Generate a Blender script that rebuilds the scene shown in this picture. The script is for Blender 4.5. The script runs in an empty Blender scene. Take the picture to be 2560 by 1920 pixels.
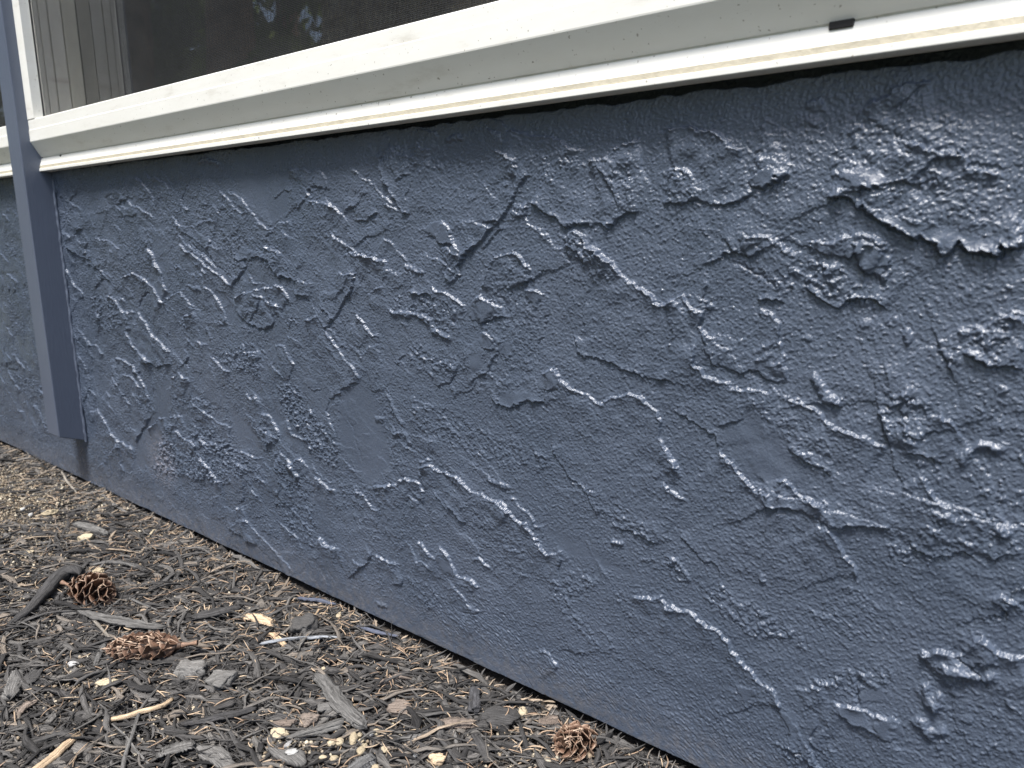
import bpy, bmesh, math, random
import numpy as np
from mathutils import Vector, Matrix, Euler
R = math.radians
scene = bpy.context.scene
COL = scene.collection
random.seed(5); RNG = np.random.default_rng(11)

# ------------------------------------------------------------------ camera
CAM_D, CAM_H = .45, .39
cd = bpy.data.cameras.new("camera"); cam = bpy.data.objects.new("camera", cd); COL.objects.link(cam)
cam.location = (0, -CAM_D, CAM_H)
cam.rotation_euler = (R(90 - 11.8), 0, R(37.4))
cd.sensor_width = 36; cd.lens = 24.96; cd.clip_start = .01; cd.clip_end = 400
cd.dof.use_dof = True; cd.dof.focus_distance = .64; cd.dof.aperture_fstop = 11.0
scene.camera = cam

# ------------------------------------------------------------------ world, sun, exposure
SUN_EL, SUN_AZ = 68, 169          # azimuth seen from above, clockwise from +y
w = bpy.data.worlds.new("World"); scene.world = w; w.use_nodes = True
nt = w.node_tree; nt.nodes.clear()
sky = nt.nodes.new('ShaderNodeTexSky'); sky.sky_type = 'NISHITA'; sky.sun_disc = False
sky.sun_elevation = R(SUN_EL); sky.sun_rotation = R(SUN_AZ); sky.dust_density = 2.5; sky.ozone_density = 1.0; sky.air_density = 1.0
bg = nt.nodes.new('ShaderNodeBackground'); bg.inputs[1].default_value = .14
wo = nt.nodes.new('ShaderNodeOutputWorld')
nt.links.new(sky.outputs[0], bg.inputs[0]); nt.links.new(bg.outputs[0], wo.inputs[0])
sl = bpy.data.lights.new("sun", 'SUN'); sl.energy = 4.2; sl.angle = R(15); sl.color = (1, .97, .93)
sun = bpy.data.objects.new("sun", sl); COL.objects.link(sun)
az = R(SUN_AZ); el = R(SUN_EL)
sd = Vector((math.sin(az) * math.cos(el) + .0, math.cos(az) * math.cos(el), math.sin(el)))
sun.rotation_euler = sd.to_track_quat('Z', 'Y').to_euler(); sun.location = sd * 20
vs = scene.view_settings; vs.view_transform = 'Standard'; vs.look = 'None'; vs.exposure = .79; vs.gamma = 1

# ------------------------------------------------------------------ materials
def mat(name):
    m = bpy.data.materials.new(name); m.use_nodes = True
    n = m.node_tree; b = n.nodes['Principled BSDF']
    return m, n, b
def nd(n, t, **kw):
    x = n.nodes.new(t)
    for k, v in kw.items():
        if k.startswith('i_'): x.inputs[k[2:].replace('_', ' ')].default_value = v
        else: setattr(x, k, v)
    return x
def coord(n, which='Object', scale=None):
    tc = nd(n, 'ShaderNodeTexCoord')
    if scale is None: return tc.outputs[which]
    mp = nd(n, 'ShaderNodeMapping'); mp.inputs['Scale'].default_value = scale
    n.links.new(tc.outputs[which], mp.inputs[0]); return mp.outputs[0]
def noise(n, vec, scale, detail=4, rough=.55, dist=0):
    x = nd(n, 'ShaderNodeTexNoise'); x.inputs['Scale'].default_value = scale; x.inputs['Detail'].default_value = detail
    x.inputs['Roughness'].default_value = rough; x.inputs['Distortion'].default_value = dist
    n.links.new(vec, x.inputs['Vector']); return x.outputs['Fac']
def ramp(n, fac, stops):
    x = nd(n, 'ShaderNodeValToRGB'); cr = x.color_ramp
    while len(cr.elements) < len(stops): cr.elements.new(.5)
    for e, (p, c) in zip(cr.elements, stops): e.position = p; e.color = (*c, 1) if len(c) == 3 else c
    n.links.new(fac, x.inputs[0]); return x.outputs[0]
def bump(n, h, dist, strength=1, nrm=None):
    x = nd(n, 'ShaderNodeBump'); x.inputs['Strength'].default_value = strength; x.inputs['Distance'].default_value = dist
    n.links.new(h, x.inputs['Height'])
    if nrm is not None: n.links.new(nrm, x.inputs['Normal'])
    return x.outputs[0]
def mixc(n, fac, a, b, mode='MIX'):
    x = nd(n, 'ShaderNodeMix', data_type='RGBA', blend_type=mode)
    for i, v in ((0, fac), (6, a), (7, b)):
        if hasattr(v, 'links'): n.links.new(v, x.inputs[i])
        else: x.inputs[i].default_value = v if i == 0 else (*v, 1)
    return x.outputs[2]
def math_(n, op, a, b=None):
    x = nd(n, 'ShaderNodeMath', operation=op)
    for i, v in ((0, a), (1, b)):
        if v is None: continue
        if hasattr(v, 'links'): n.links.new(v, x.inputs[i])
        else: x.inputs[i].default_value = v
    return x.outputs[0]

def make_paint():
    m, n, b = mat('slate_blue_paint'); v = coord(n)
    f = noise(n, v, 7, 5, .65); g = noise(n, v, 60, 3)
    c = ramp(n, f, [(.3, (.060, .078, .112)), (.7, (.080, .099, .138))])
    # pale chalky blemish left of the middle
    tc = nd(n, 'ShaderNodeVectorMath', operation='DISTANCE'); n.links.new(v, tc.inputs[0]); tc.inputs[1].default_value = (-.950, 0, .088)
    d = math_(n, 'MULTIPLY', math_(n, 'SUBTRACT', .05, tc.outputs['Value']), 22)
    spot = math_(n, 'MULTIPLY', d, ramp(n, noise(n, v, 190, 4, .7), [(.4, (0,) * 3), (.7, (.5,) * 3)])); spot = nd2 = math_(n, 'MINIMUM', math_(n, 'MAXIMUM', spot, 0), .5)
    c = mixc(n, spot, c, (.38, .35, .38))
    sz = nd(n, 'ShaderNodeSeparateXYZ'); n.links.new(v, sz.inputs[0])
    lowz = math_(n, 'MAXIMUM', math_(n, 'MULTIPLY', math_(n, 'SUBTRACT', .045, sz.outputs['Z']), 22), 0)
    dust = math_(n, 'MULTIPLY', lowz, ramp(n, noise(n, v, 130, 6, .75), [(.42, (0,) * 3), (.75, (.55,) * 3)]))
    c = mixc(n, dust, c, (.20, .175, .15))
    c = mixc(n, ramp(n, noise(n, v, 420, 2, .5), [(.77, (0,) * 3), (.80, (.7,) * 3)]), c, (.22, .23, .26))
    n.links.new(c, b.inputs['Base Color'])
    n.links.new(ramp(n, g, [(.3, (.24,) * 3), (.7, (.35,) * 3)]), b.inputs['Roughness'])
    b.inputs['Specular IOR Level'].default_value = .65
    f1 = noise(n, v, 850, 3, .6); f2 = noise(n, v, 2600, 2, .5)
    n.links.new(bump(n, f2, .00012, .7, bump(n, f1, .00034, 1)), b.inputs['Normal'])
    return m
def make_trim_paint():
    m, n, b = mat('smooth_blue_paint'); v = coord(n)
    c = ramp(n, noise(n, v, 9, 4), [(.3, (.085, .102, .142)), (.7, (.097, .115, .156))])
    n.links.new(c, b.inputs['Base Color']); b.inputs['Roughness'].default_value = .42
    g = noise(n, coord(n, scale=(1, 1, .12)), 420, 3)
    n.links.new(bump(n, g, .0003, .7), b.inputs['Normal']); return m
def make_vinyl():
    m, n, b = mat('white_vinyl'); v = coord(n)
    dirt = noise(n, coord(n, scale=(1, 1, 4)), 18, 5, .65)
    c = ramp(n, dirt, [(.25, (.64, .62, .56)), (.42, (.77, .76, .71)), (.7, (.80, .795, .75))])
    sp = noise(n, v, 330, 2, .5)
    c = mixc(n, ramp(n, sp, [(.70, (0,) * 3), (.73, (.75,) * 3)]), c, (.25, .22, .17))
    scr = noise(n, coord(n, scale=(60, 60, 260)), 1, 3, .7, 1.5)
    c = mixc(n, ramp(n, scr, [(.68, (0,) * 3), (.74, (.35,) * 3)]), c, (.45, .42, .34))
    n.links.new(c, b.inputs['Base Color']); b.inputs['Roughness'].default_value = .38
    n.links.new(bump(n, noise(n, v, 40, 3), .0008, .25), b.inputs['Normal']); return m
def flat(name, c, rough=.6, var=.25, sc=40):
    m, n, b = mat(name); v = coord(n)
    lo = tuple(x * (1 - var) for x in c); hi = tuple(min(1, x * (1 + var)) for x in c)
    n.links.new(ramp(n, noise(n, v, sc, 5, .6), [(.3, lo), (.7, hi)]), b.inputs['Base Color'])
    b.inputs['Roughness'].default_value = rough
    n.links.new(bump(n, noise(n, v, sc * 5, 4), .001, .5), b.inputs['Normal'])
    return m
def piece_mat(name, stops, streak=1.0, rough=.88, bumpd=.0006):
    """wood-like pieces: UV.x runs along the piece, attribute 'tint' picks the piece's own colour"""
    m, n, b = mat(name)
    uv = coord(n, 'UV'); at = nd(n, 'ShaderNodeAttribute', attribute_name='tint')
    mp = nd(n, 'ShaderNodeMapping'); mp.inputs['Scale'].default_value = (1.3, 13, 1); n.links.new(uv, mp.inputs[0])
    cb = nd(n, 'ShaderNodeVectorMath', operation='ADD'); n.links.new(mp.outputs[0], cb.inputs[0])
    sc = nd(n, 'ShaderNodeVectorMath', operation='SCALE'); n.links.new(at.outputs['Color'], sc.inputs[0]); sc.inputs['Scale'].default_value = 431
    n.links.new(sc.outputs[0], cb.inputs[1])
    s = noise(n, cb.outputs[0], 1.0, 5, .65, .4)
    g = noise(n, coord(n), 900, 4, .7)
    base = ramp(n, at.outputs['Fac'], stops)
    k = ramp(n, s, [(.32, (.28,) * 3), (.5, (.95,) * 3), (.64, (1.6,) * 3)])
    k2 = ramp(n, g, [(.3, (.7,) * 3), (.6, (1.05,) * 3), (.75, (1.7,) * 3)])
    c = mixc(n, streak, base, k, 'MULTIPLY'); c = mixc(n, .8, c, k2, 'MULTIPLY')
    n.links.new(c, b.inputs['Base Color']); b.inputs['Roughness'].default_value = rough
    b.inputs['Specular IOR Level'].default_value = .3
    n.links.new(bump(n, s, bumpd, 1, bump(n, g, .0003, .6)), b.inputs['Normal'])
    return m
M = {}
M['paint'] = make_paint(); M['trim'] = make_trim_paint(); M['vinyl'] = make_vinyl()
M['beige'] = flat('beige_vinyl', (.62, .61, .54), .5, .08, 30)
M['tan'] = flat('stained_groove', (.56, .51, .40), .6, .15, 60)
M['dark'] = flat('dark_hollow', (.006, .006, .007), .8)
M['concrete'] = flat('foundation_concrete', (.05, .045, .04), .9)
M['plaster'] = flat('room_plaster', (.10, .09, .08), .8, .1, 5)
BARK = [(0, (.016, .0155, .016)), (.22, (.040, .0385, .038)), (.42, (.076, .073, .071)), (.62, (.125, .119, .112)), (.82, (.18, .152, .125)), (1, (.34, .27, .20))]
M['bark'] = piece_mat('shredded_bark', BARK)
M['needle'] = piece_mat('dry_needle', [(0, (.22, .155, .11)), (.5, (.36, .26, .18)), (1, (.52, .41, .29))], .4, .6, .0001)
M['grit'] = piece_mat('grit', [(0, (.10, .08, .06)), (.5, (.30, .24, .17)), (1, (.62, .56, .44))], .2)
def imat(name, a, b_, streak=1., rough=.85): return piece_mat(name, [(0, a), (1, b_)], streak, rough)
IC = dict(
    dark=imat('dark_bark', (.042, .041, .042), (.07, .068, .066)), grey=imat('grey_bark', (.10, .098, .095), (.16, .155, .148)),
    char=imat('charcoal_bark', (.05, .05, .054), (.075, .075, .08)), brown=imat('brown_bark', (.15, .12, .10), (.20, .165, .14)),
    pale=imat('pale_twig', (.17, .155, .135), (.27, .245, .21), .7), tan=imat('tan_twig', (.42, .31, .20), (.54, .41, .28), .8, .7),
    cream=imat('cream_stone', (.34, .285, .195), (.48, .41, .29), .5, .8), white=imat('white_stone', (.28, .28, .28), (.46, .46, .45), .6),
    blue=imat('blue_painted_wood', (.08, .09, .125), (.11, .125, .165), .9, .6), streak=imat('streaked_bark', (.08, .08, .08), (.14, .14, .14), 1.),
    paint_white=imat('paint_splashed_wood', (.13, .135, .14), (.28, .30, .33), 1.))
def soil_mat():
    m, n, b = mat('soil'); v = coord(n)
    a = noise(n, v, 14, 5, .6); g = noise(n, v, 500, 5, .75)
    c1 = ramp(n, g, [(.30, (.02, .018, .016)), (.5, (.07, .058, .048)), (.66, (.15, .12, .09)), (.78, (.38, .31, .22))])
    c2 = ramp(n, g, [(.30, (.012, .011, .011)), (.55, (.035, .032, .03)), (.8, (.12, .10, .08))])
    n.links.new(mixc(n, ramp(n, a, [(.42, (0,) * 3), (.58, (1,) * 3)]), c1, c2), b.inputs['Base Color'])
    b.inputs['Roughness'].default_value = .95
    n.links.new(bump(n, g, .002, 1), b.inputs['Normal']); return m
M['soil'] = soil_mat()

# ------------------------------------------------------------------ mesh helpers
def np_mesh(name, co, faces4=None, uv=None, tint=None, mats=(), smooth=True, tris=None):
    """co (n,3); faces4 (m,4) int; uv (n,2); tint (n,)"""
    me = bpy.data.meshes.new(name)
    co = np.ascontiguousarray(co, dtype=np.float32); F = np.ascontiguousarray(faces4, dtype=np.int32)
    me.vertices.add(len(co)); me.vertices.foreach_set('co', co.ravel())
    k = F.shape[1]; me.loops.add(F.size); me.loops.foreach_set('vertex_index', F.ravel())
    me.polygons.add(len(F)); me.polygons.foreach_set('loop_start', np.arange(0, F.size, k, dtype=np.int32))
    if smooth: me.polygons.foreach_set('use_smooth', np.ones(len(F), dtype=bool))
    me.update(calc_edges=True)
    if uv is not None:
        l = me.uv_layers.new(name='UVMap'); l.data.foreach_set('uv', np.ascontiguousarray(uv[F.ravel()], dtype=np.float32).ravel())
    if tint is not None:
        a = me.attributes.new('tint', 'FLOAT', 'POINT'); a.data.foreach_set('value', np.ascontiguousarray(tint, dtype=np.float32))
    for m_ in mats: me.materials.append(m_)
    return me
def link(name, me, parent=None, loc=None):
    o = bpy.data.objects.new(name, me); COL.objects.link(o)
    if parent: o.parent = parent
    if loc is not None: o.location = loc
    return o
def tag(o, label=None, cat=None, group=None, kind=None):
    if label: o['label'] = label
    if cat: o['category'] = cat
    if group: o['group'] = group
    if kind: o['kind'] = kind
    return o
def empty(name, loc): o = bpy.data.objects.new(name, None); COL.objects.link(o); o.location = loc; o.empty_display_size = .02; return o
def bm_obj(name, bm, m, parent=None, bevel=0, seg=2, smooth=False):
    me = bpy.data.meshes.new(name); bm.normal_update(); bm.to_mesh(me); bm.free(); me.materials.append(m)
    if smooth:
        for p in me.polygons: p.use_smooth = True
    o = link(name, me, parent)
    if bevel:
        b = o.modifiers.new('bevel', 'BEVEL'); b.width = bevel; b.segments = seg; b.limit_method = 'ANGLE'; b.angle_limit = R(20)
    return o
def box(bm, x0, x1, y0, y1, z0, z1):
    v = [bm.verts.new(p) for p in ((x0, y0, z0), (x1, y0, z0), (x1, y1, z0), (x0, y1, z0), (x0, y0, z1), (x1, y0, z1), (x1, y1, z1), (x0, y1, z1))]
    for f in ((3, 2, 1, 0), (4, 5, 6, 7), (0, 1, 5, 4), (1, 2, 6, 5), (2, 3, 7, 6), (3, 0, 4, 7)): bm.faces.new([v[i] for i in f])
def extrude_x(bm, prof, x0, x1):
    """closed profile of (y,z) pushed along x"""
    a = [bm.verts.new((x0, y, z)) for y, z in prof]; b = [bm.verts.new((x1, y, z)) for y, z in prof]
    k = len(prof)
    for i in range(k): bm.faces.new((a[i], a[(i + 1) % k], b[(i + 1) % k], b[i]))
    bm.faces.new(a[::-1]); bm.faces.new(b); bmesh.ops.recalc_face_normals(bm, faces=bm.faces)

# ------------------------------------------------------------------ noise
_G = RNG.uniform(0, 2 * np.pi, (256, 256)); _GX, _GY = np.cos(_G).astype(np.float32), np.sin(_G).astype(np.float32)
def pn(x, y, s, ox=0., oy=0., rot=.5):
    """gradient noise, wavelength s, about -1..1"""
    c, d = math.cos(rot), math.sin(rot)
    u = ((x * c - y * d) / s + ox).astype(np.float32); v = ((x * d + y * c) / s + oy).astype(np.float32)
    iu = np.floor(u).astype(np.int32); iv = np.floor(v).astype(np.int32); fu = u - iu; fv = v - iv
    iu &= 255; iv &= 255; iu1 = (iu + 1) & 255; iv1 = (iv + 1) & 255
    a = fu * fu * fu * (fu * (fu * 6 - 15) + 10); b = fv * fv * fv * (fv * (fv * 6 - 15) + 10)
    n00 = _GX[iu, iv] * fu + _GY[iu, iv] * fv; n10 = _GX[iu1, iv] * (fu - 1) + _GY[iu1, iv] * fv
    n01 = _GX[iu, iv1] * fu + _GY[iu, iv1] * (fv - 1); n11 = _GX[iu1, iv1] * (fu - 1) + _GY[iu1, iv1] * (fv - 1)
    x0 = n00 + (n10 - n00) * a; x1 = n01 + (n11 - n01) * a
    return (x0 + (x1 - x0) * b) * 1.5
def sst(a, b, x): t = np.clip((x - a) / (b - a), 0, 1); return t * t * (3 - 2 * t)

# ------------------------------------------------------------------ the stucco relief
# kind, relief in mm, then x z pairs in tenths of a millimetre on the wall:  B/K trowelled edge with its low side above/below,
# R ridge, G groove, P smooth plateau, Z crumbly zone, S smooth zone, D dragged streaks, N nodules, L lump, O pit
TR = ("K 1 -11020 4596 -11186 4481 -11437 4365 -11896 4528;"
"B 1 -9158 4685 -9089 4623 -8779 4570 -8571 4448;"
"G 1.2 -7994 4597 -8155 4487 -8330 4328 -8428 4200;"
"G 0.6 -7878 4458 -8016 4264 -8071 4045;"
"B 1 -7357 4385 -7058 4281 -6894 4151 -6790 4032 -6651 3980 -6391 4027 -6224 4058;"
"B 1 -9706 4349 -9222 4196 -8992 4113;"
"K 0.8 -9981 4149 -9402 4150;"
"K 1.2 -6201 4793 -6213 4547 -6236 4454;"
"B 0.8 -6227 4547 -5867 4521;"
"B 0.9 -5743 4521 -5656 4398 -5670 4233 -5488 4108 -5331 4016;"
"O 2.5 -5924 4317 25;"
"B 1 -11841 3966 -11411 3896 -11013 3783;"
"K 1.2 -11805 3895 -11634 3708 -11071 3577 -10736 3471;"
"B 1 -10730 3874 -10296 3831 -10032 3747;"
"G 0.7 -9999 3790 -10105 3446;"
"B 1 -9229 3775 -9128 3654 -8996 3495;"
"B 1 -8481 3915 -8277 3802 -7974 3673 -7681 3550;"
"K 0.8 -8399 3953 -7987 3804 -7675 3587;"
"R 0.8 -8060 4008 -7635 4067;"
"K 1.2 -7367 3647 -7146 3634 -6835 3675 -6661 3644;"
"K 1.2 -7897 3712 -7738 3842;"
"K 0.8 -6503 4273 -6356 4348 -6223 4328;"
"L 3 -7868 4723 -7665 4720 -7474 4682;"
"Z 0.9 -9265 3997 -8659 3993 -8665 3760 -9233 3754;"
"Z 0.9 -7586 3950 -6512 3946 -6276 3554 -7484 3520;"
"Z 0.9 -11740 4292 -11352 4284 -11391 3965 -11726 3966;"
"Z 0.8 -5597 3943 -5215 3971 -5235 3673 -5589 3728;"
"K 1 -6692 3880 -6540 3946;"
"Z 0.5 -9861 4456 -8370 4515 -7553 4164 -7586 3950 -8659 3993 -9920 4210;"
"S 0 -7167 4831 -6230 4764 -6270 4139 -6504 4012 -6776 4148 -7197 4396;"
"K 3 -4899 4573 -4867 4378 -4750 4234 -4633 4106 -4553 4105;"
"K 1.5 -4766 4741 -4855 4611 -4901 4532;"
"Z 1.1 -4852 4666 -4338 4668 -3979 4528 -3724 4487 -3725 4401 -4161 4424 -4501 4428 -4843 4446;"
"B 1.5 -4433 4675 -4378 4619 -4266 4605;"
"B 1.8 -3592 4570 -3496 4533 -3402 4480 -3379 4323;"
"K 1.6 -3264 4354 -3325 4309 -3402 4240 -3449 4144 -3546 4023 -3696 3898 -3852 3793 -3997 3672;"
"B 1.5 -4171 4031 -4081 3964 -4029 3858 -3959 3766;"
"K 1.2 -4365 3897 -4214 3843 -4030 3818;"
"P 0.8 -4401 3966 -4171 4031 -4030 3831 -4214 3843;"
"B 2 -3465 4703 -3326 4650 -3147 4624 -3003 4590 -2891 4526 -2780 4474;"
"B 1.2 -3672 4726 -3624 4698;"
"B 1.2 -3543 4727 -3480 4686;"
"B 1.2 -4449 4768 -4298 4755 -4189 4708;"
"Z 1.4 -3235 4551 -2891 4526 -2780 4452 -2887 4358 -3027 4296 -3174 4337 -3249 4435;"
"K 3 -3263 4164 -3171 4102 -3052 4028 -2936 3968 -2741 3990 -2579 3965 -2529 4021 -2441 4063 -2338 4051;"
"B 4.5 -2752 4417 -2673 4440 -2570 4465 -2495 4498 -2358 4540;"
"K 1.2 -2711 4393 -2616 4311 -2535 4197 -2480 4086;"
"B 2.5 -2977 3886 -2878 3933 -2766 3909 -2737 3840 -2627 3772 -2531 3683;"
"K 1.5 -2963 3874 -2876 3816 -2776 3735;"
"Z 1.8 -2963 3910 -2739 3921 -2491 3662 -2732 3655 -2875 3769;"
"B 1 -5295 4512 -5164 4462 -5038 4385 -4874 4252 -4712 4178;"
"K 1.2 -5370 4106 -5250 4177;"
"K 1.3 -5260 4030 -5102 4043 -4968 4099;"
"B 1.2 -5622 3912 -5391 3807 -5212 3733 -4948 3679 -4818 3696;"
"Z 1 -5843 3944 -5426 3972 -5162 3794 -4818 3696 -5080 3676 -5442 3761;"
"Z 1.5 -2620 4409 -2353 4425 -2338 4061 -2454 4075 -2535 4197;"
"Z 0.8 -3513 4330 -3325 4297 -3263 4152 -3323 4020 -3481 4047;"
"K 2 -3278 4152 -3293 4056 -3386 4009;"
"L 2.2 -4065 4648 -3925 4662;"
"B 4.5 -2184 4567 -2071 4593 -1959 4573 -1861 4550 -1795 4506 -1719 4462 -1635 4432;"
"Z 1.8 -1624 4407 -1538 4458 -1448 4423 -1412 4327 -1525 4287 -1616 4301;"
"K 4 -1610 4214 -1518 4190 -1478 4184 -1423 4225 -1340 4263;"
"P 1.2 -1602 4233 -1486 4284 -1368 4260 -1479 4194;"
"K 2 -2163 4121 -2047 4118 -1957 4136 -1845 4102 -1675 4098 -1555 4143;"
"Z 1.6 -2173 4320 -2023 4312 -1884 4205 -1825 4122 -2163 4121;"
"B 1.5 -2172 4310 -2034 4313 -1919 4247;"
"Z 1.1 -1098 4495 -927 4642 -770 4658 -449 4432 -301 4231 -237 4100 -245 3874 -467 3941 -780 3960 -962 4124 -1107 4192 -1149 4267;"
"Z 0.9 -1623 4540 -1302 4593 -1045 4569 -1072 4396 -1149 4267 -1280 4320 -1438 4422;"
"K 6.5 -1111 4138 -958 4079 -842 4005 -778 3943 -694 3907 -612 3872 -529 3812 -499 3817 -451 3856 -380 3814 -273 3816 -264 3857 -167 3862;"
"P 0.5 -783 3996 -622 3968 -501 3907 -353 3898 -278 3857 -274 3824 -381 3823 -451 3856 -499 3821 -581 3872 -695 3916;"
"K 3.5 -982 4156 -941 4177 -867 4178;"
"P 1 -1075 4236 -893 4280 -804 4206 -867 4182 -983 4169;"
"B 3 -825 4421 -741 4373 -624 4356 -524 4325 -469 4288 -386 4243 -313 4215;"
"K 2 -622 4264 -582 4312 -521 4300;"
"B 2.2 -1015 4523 -1003 4573 -957 4611 -887 4646 -774 4691 -662 4718;"
"K 1.2 -841 4583 -766 4616 -711 4675 -667 4694;"
"B 2.4 -1610 3908 -1458 3908 -1396 3859 -1334 3821 -1236 3784;"
"B 2.4 -1204 3851 -1097 3880 -1012 3917 -942 3907 -854 3871 -769 3845;"
"K 2 -1602 3788 -1559 3763 -1510 3789;"
"P 1 -1606 3848 -1515 3868 -1500 3799 -1559 3768;"
"P 1.2 -954 3853 -775 3827 -755 3711 -923 3707;"
"L 1.5 -1251 4633 -1206 4633;"
"L 1.5 -1271 4555 -1235 4551;"
"Z 0.8 -1287 4181 -1141 4176 -1099 4101 -1263 4115;"
"B 3.2 -3742 3501 -3672 3647 -3571 3727 -3440 3786 -3345 3756 -3266 3683 -3219 3622;"
"K 2.8 -3328 3543 -3234 3578;"
"Z 0.9 -3638 3635 -3408 3755 -3250 3571 -3169 3248 -3212 2726 -3610 2674 -3781 3123;"
"P 0.9 -3312 3493 -3172 3487 -3103 3441 -3186 3373 -3264 3407;"
"B 1.5 -3344 3492 -3172 3493 -3103 3447;"
"P 1.2 -3742 3428 -3640 3374 -3590 3297 -3745 3193 -3868 3252 -3867 3334;"
"B 1.5 -3867 3334 -3742 3428 -3640 3374 -3581 3304;"
"K 2.8 -3745 3186 -3590 3244 -3506 3250;"
"P 0.8 -3834 3105 -3711 3128 -3591 3058 -3677 2968 -3782 3027;"
"B 1.2 -3763 3144 -3676 3118 -3591 3058;"
"K 1.2 -3765 3001 -3677 2962 -3608 2989;"
"P 0.8 -3591 3017 -3506 3078 -3424 3033 -3440 2965 -3557 2933;"
"P 0.8 -3892 2892 -3801 2929 -3731 2853 -3821 2745;"
"K 1.5 -3983 2925 -3947 2886 -3967 2799;"
"P 0.8 -3157 2798 -3119 2868 -3042 2896 -2950 2785 -3040 2722 -3156 2720;"
"B 2.4 -3134 2866 -3042 2896 -2935 2800 -2845 2760 -2729 2738 -2642 2687 -2505 2737 -2399 2788 -2294 2784 -2190 2739 -2124 2678 -2104 2515 -2035 2383 -1955 2303;"
"P 0.6 -3440 2655 -3324 2671 -3132 2657 -3163 2600 -3324 2590 -3457 2495 -3593 2565;"
"K 2.2 -3646 2572 -3525 2534 -3440 2491 -3340 2588 -3211 2606 -3116 2619 -3084 2571;"
"K 1.2 -3101 2700 -2964 2745;"
"G 0.8 -3079 3330 -3108 3215 -3168 3057 -3182 2913;"
"R 0.8 -3165 2797 -3188 2715;"
"B 3.4 -2770 3834 -2674 3801 -2564 3722 -2469 3633 -2339 3581 -2237 3518 -2172 3455 -2111 3447 -2017 3496;"
"Z 1.8 -2812 3846 -2674 3824 -2589 3676 -2468 3611 -2668 3592 -2738 3660 -2810 3752;"
"K 1.5 -2839 3149 -2822 3039 -2651 3007 -2472 2954 -2326 2935 -2148 2921 -1986 2907;"
"Z 0.9 -2379 2953 -2064 2966 -2059 2874 -2310 2866;"
"K 0.7 -2732 3436 -2772 3325 -2797 3177;"
"R 1.8 -4853 3202 -4661 3207 -4497 3203 -4339 3171 -4302 3081 -4207 3031 -4073 3036;"
"Z 1.5 -4868 3321 -4570 3423 -4292 3408 -4104 3320 -3994 3272 -4072 3099 -4263 3084 -4338 3193 -4702 3227;"
"K 1.5 -4571 3394 -4410 3388 -4216 3384;"
"B 2 -4290 3478 -4158 3428 -4048 3365 -3920 3331;"
"Z 1.5 -4629 2995 -4308 2878 -3965 2884 -3930 2775 -4315 2657 -4618 2757;"
"Z 1 -5633 2974 -5277 2876 -5171 2712 -5410 2670 -5569 2833;"
"K 1.8 -3789 3840 -3913 3760 -4005 3665 -3970 3572 -4081 3514 -4173 3579;"
"K 1.6 -5254 3575 -5359 3403 -5490 3240 -5622 3120 -5809 2992;"
"B 1.6 -5453 3738 -5266 3748 -5066 3699 -4828 3682;"
"B 1 -5588 3550 -5420 3539 -5255 3567;"
"B 1.4 -5809 2992 -5643 2842 -5481 2695 -5364 2643 -5275 2540;"
"K 1 -5302 2488 -5552 2407 -5792 2256 -5829 2130 -5787 1998 -5696 1840;"
"R 1.3 -4936 2440 -4853 2325 -4708 2142;"
"R 1.5 -4887 2080 -4668 2070 -4608 1970;"
"L 1.5 -5088 2161 -4995 2176;"
"Z 0.8 -5079 2706 -4865 2512 -4792 2208 -4675 1910 -4815 1721 -4981 2016 -5078 2324;"
"Z 1.2 -4612 2391 -4322 2433 -3755 2300 -3241 2249 -3048 2176 -3078 2047 -3492 1990 -4038 2030 -4434 2111 -4618 2235;"
"B 2.2 -4551 1791 -4382 1825 -4180 1804 -3986 1769 -3836 1696 -3652 1678 -3440 1627;"
"L 1.5 -3669 1844 -3580 1842 -3475 1836;"
"K 1.3 -3049 2284 -3017 2195 -2923 2106 -2830 2018 -2709 1938 -2618 1828;"
"Z 1.2 -2860 2039 -2623 2010 -2340 1920 -2618 1828 -2828 1938;"
"B 1 -5178 3334 -5038 3417 -4903 3482;"
"B 1.8 -5175 1461 -4937 1530 -4686 1642 -4535 1650 -4453 1572 -4479 1437;"
"Z 1 -5704 1398 -5198 1473 -4472 1632 -4481 1374 -5783 1056;"
"R 1 -3224 2211 -3079 2156;"
"S 0 -5658 2325 -5302 2488 -5120 2399 -4883 1707 -5247 1462 -5673 1809;"
"G 0.4 -5497 2130 -5332 1667;"
"G 0.4 -4959 1987 -4773 1664;"
"B 2.2 -2132 3457 -1992 3508 -1918 3425 -1848 3397;"
"B 2.8 -1848 3397 -1855 3321 -1808 3281;"
"B 2.2 -1870 3189 -1873 3033 -1790 2976 -1687 2955 -1588 2946 -1429 2945 -1306 2940;"
"B 2.8 -1306 2940 -1174 2896 -1072 2828 -928 2770 -789 2733 -672 2684;"
"Z 1.8 -1853 3483 -1753 3488 -1684 3429 -1782 3412 -1838 3409;"
"K 1.8 -1787 3315 -1816 3237 -1776 3132 -1728 3071 -1595 3043 -1435 3029 -1310 2992 -1271 3007;"
"B 1.5 -1466 3453 -1391 3407 -1356 3328 -1340 3258 -1304 3179 -1272 3080 -1281 3006;"
"R 1 -1456 3174 -1359 3246;"
"R 1 -1461 3100 -1355 3184;"
"R 1 -1387 3077 -1301 3138;"
"K 2 -1479 3503 -1369 3509 -1329 3501;"
"K 2.5 -1727 3760 -1675 3782;"
"G 0.7 -1660 3721 -1479 3645 -1377 3609;"
"Z 2 -1528 3754 -1361 3659 -1199 3780 -939 3692 -784 3577 -750 3487 -947 3484 -1180 3558 -1315 3572 -1482 3685;"
"K 2.8 -1202 3587 -1122 3532 -990 3472 -908 3534 -822 3539 -758 3487;"
"K 2.5 -1053 3782 -990 3765 -948 3784;"
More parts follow.
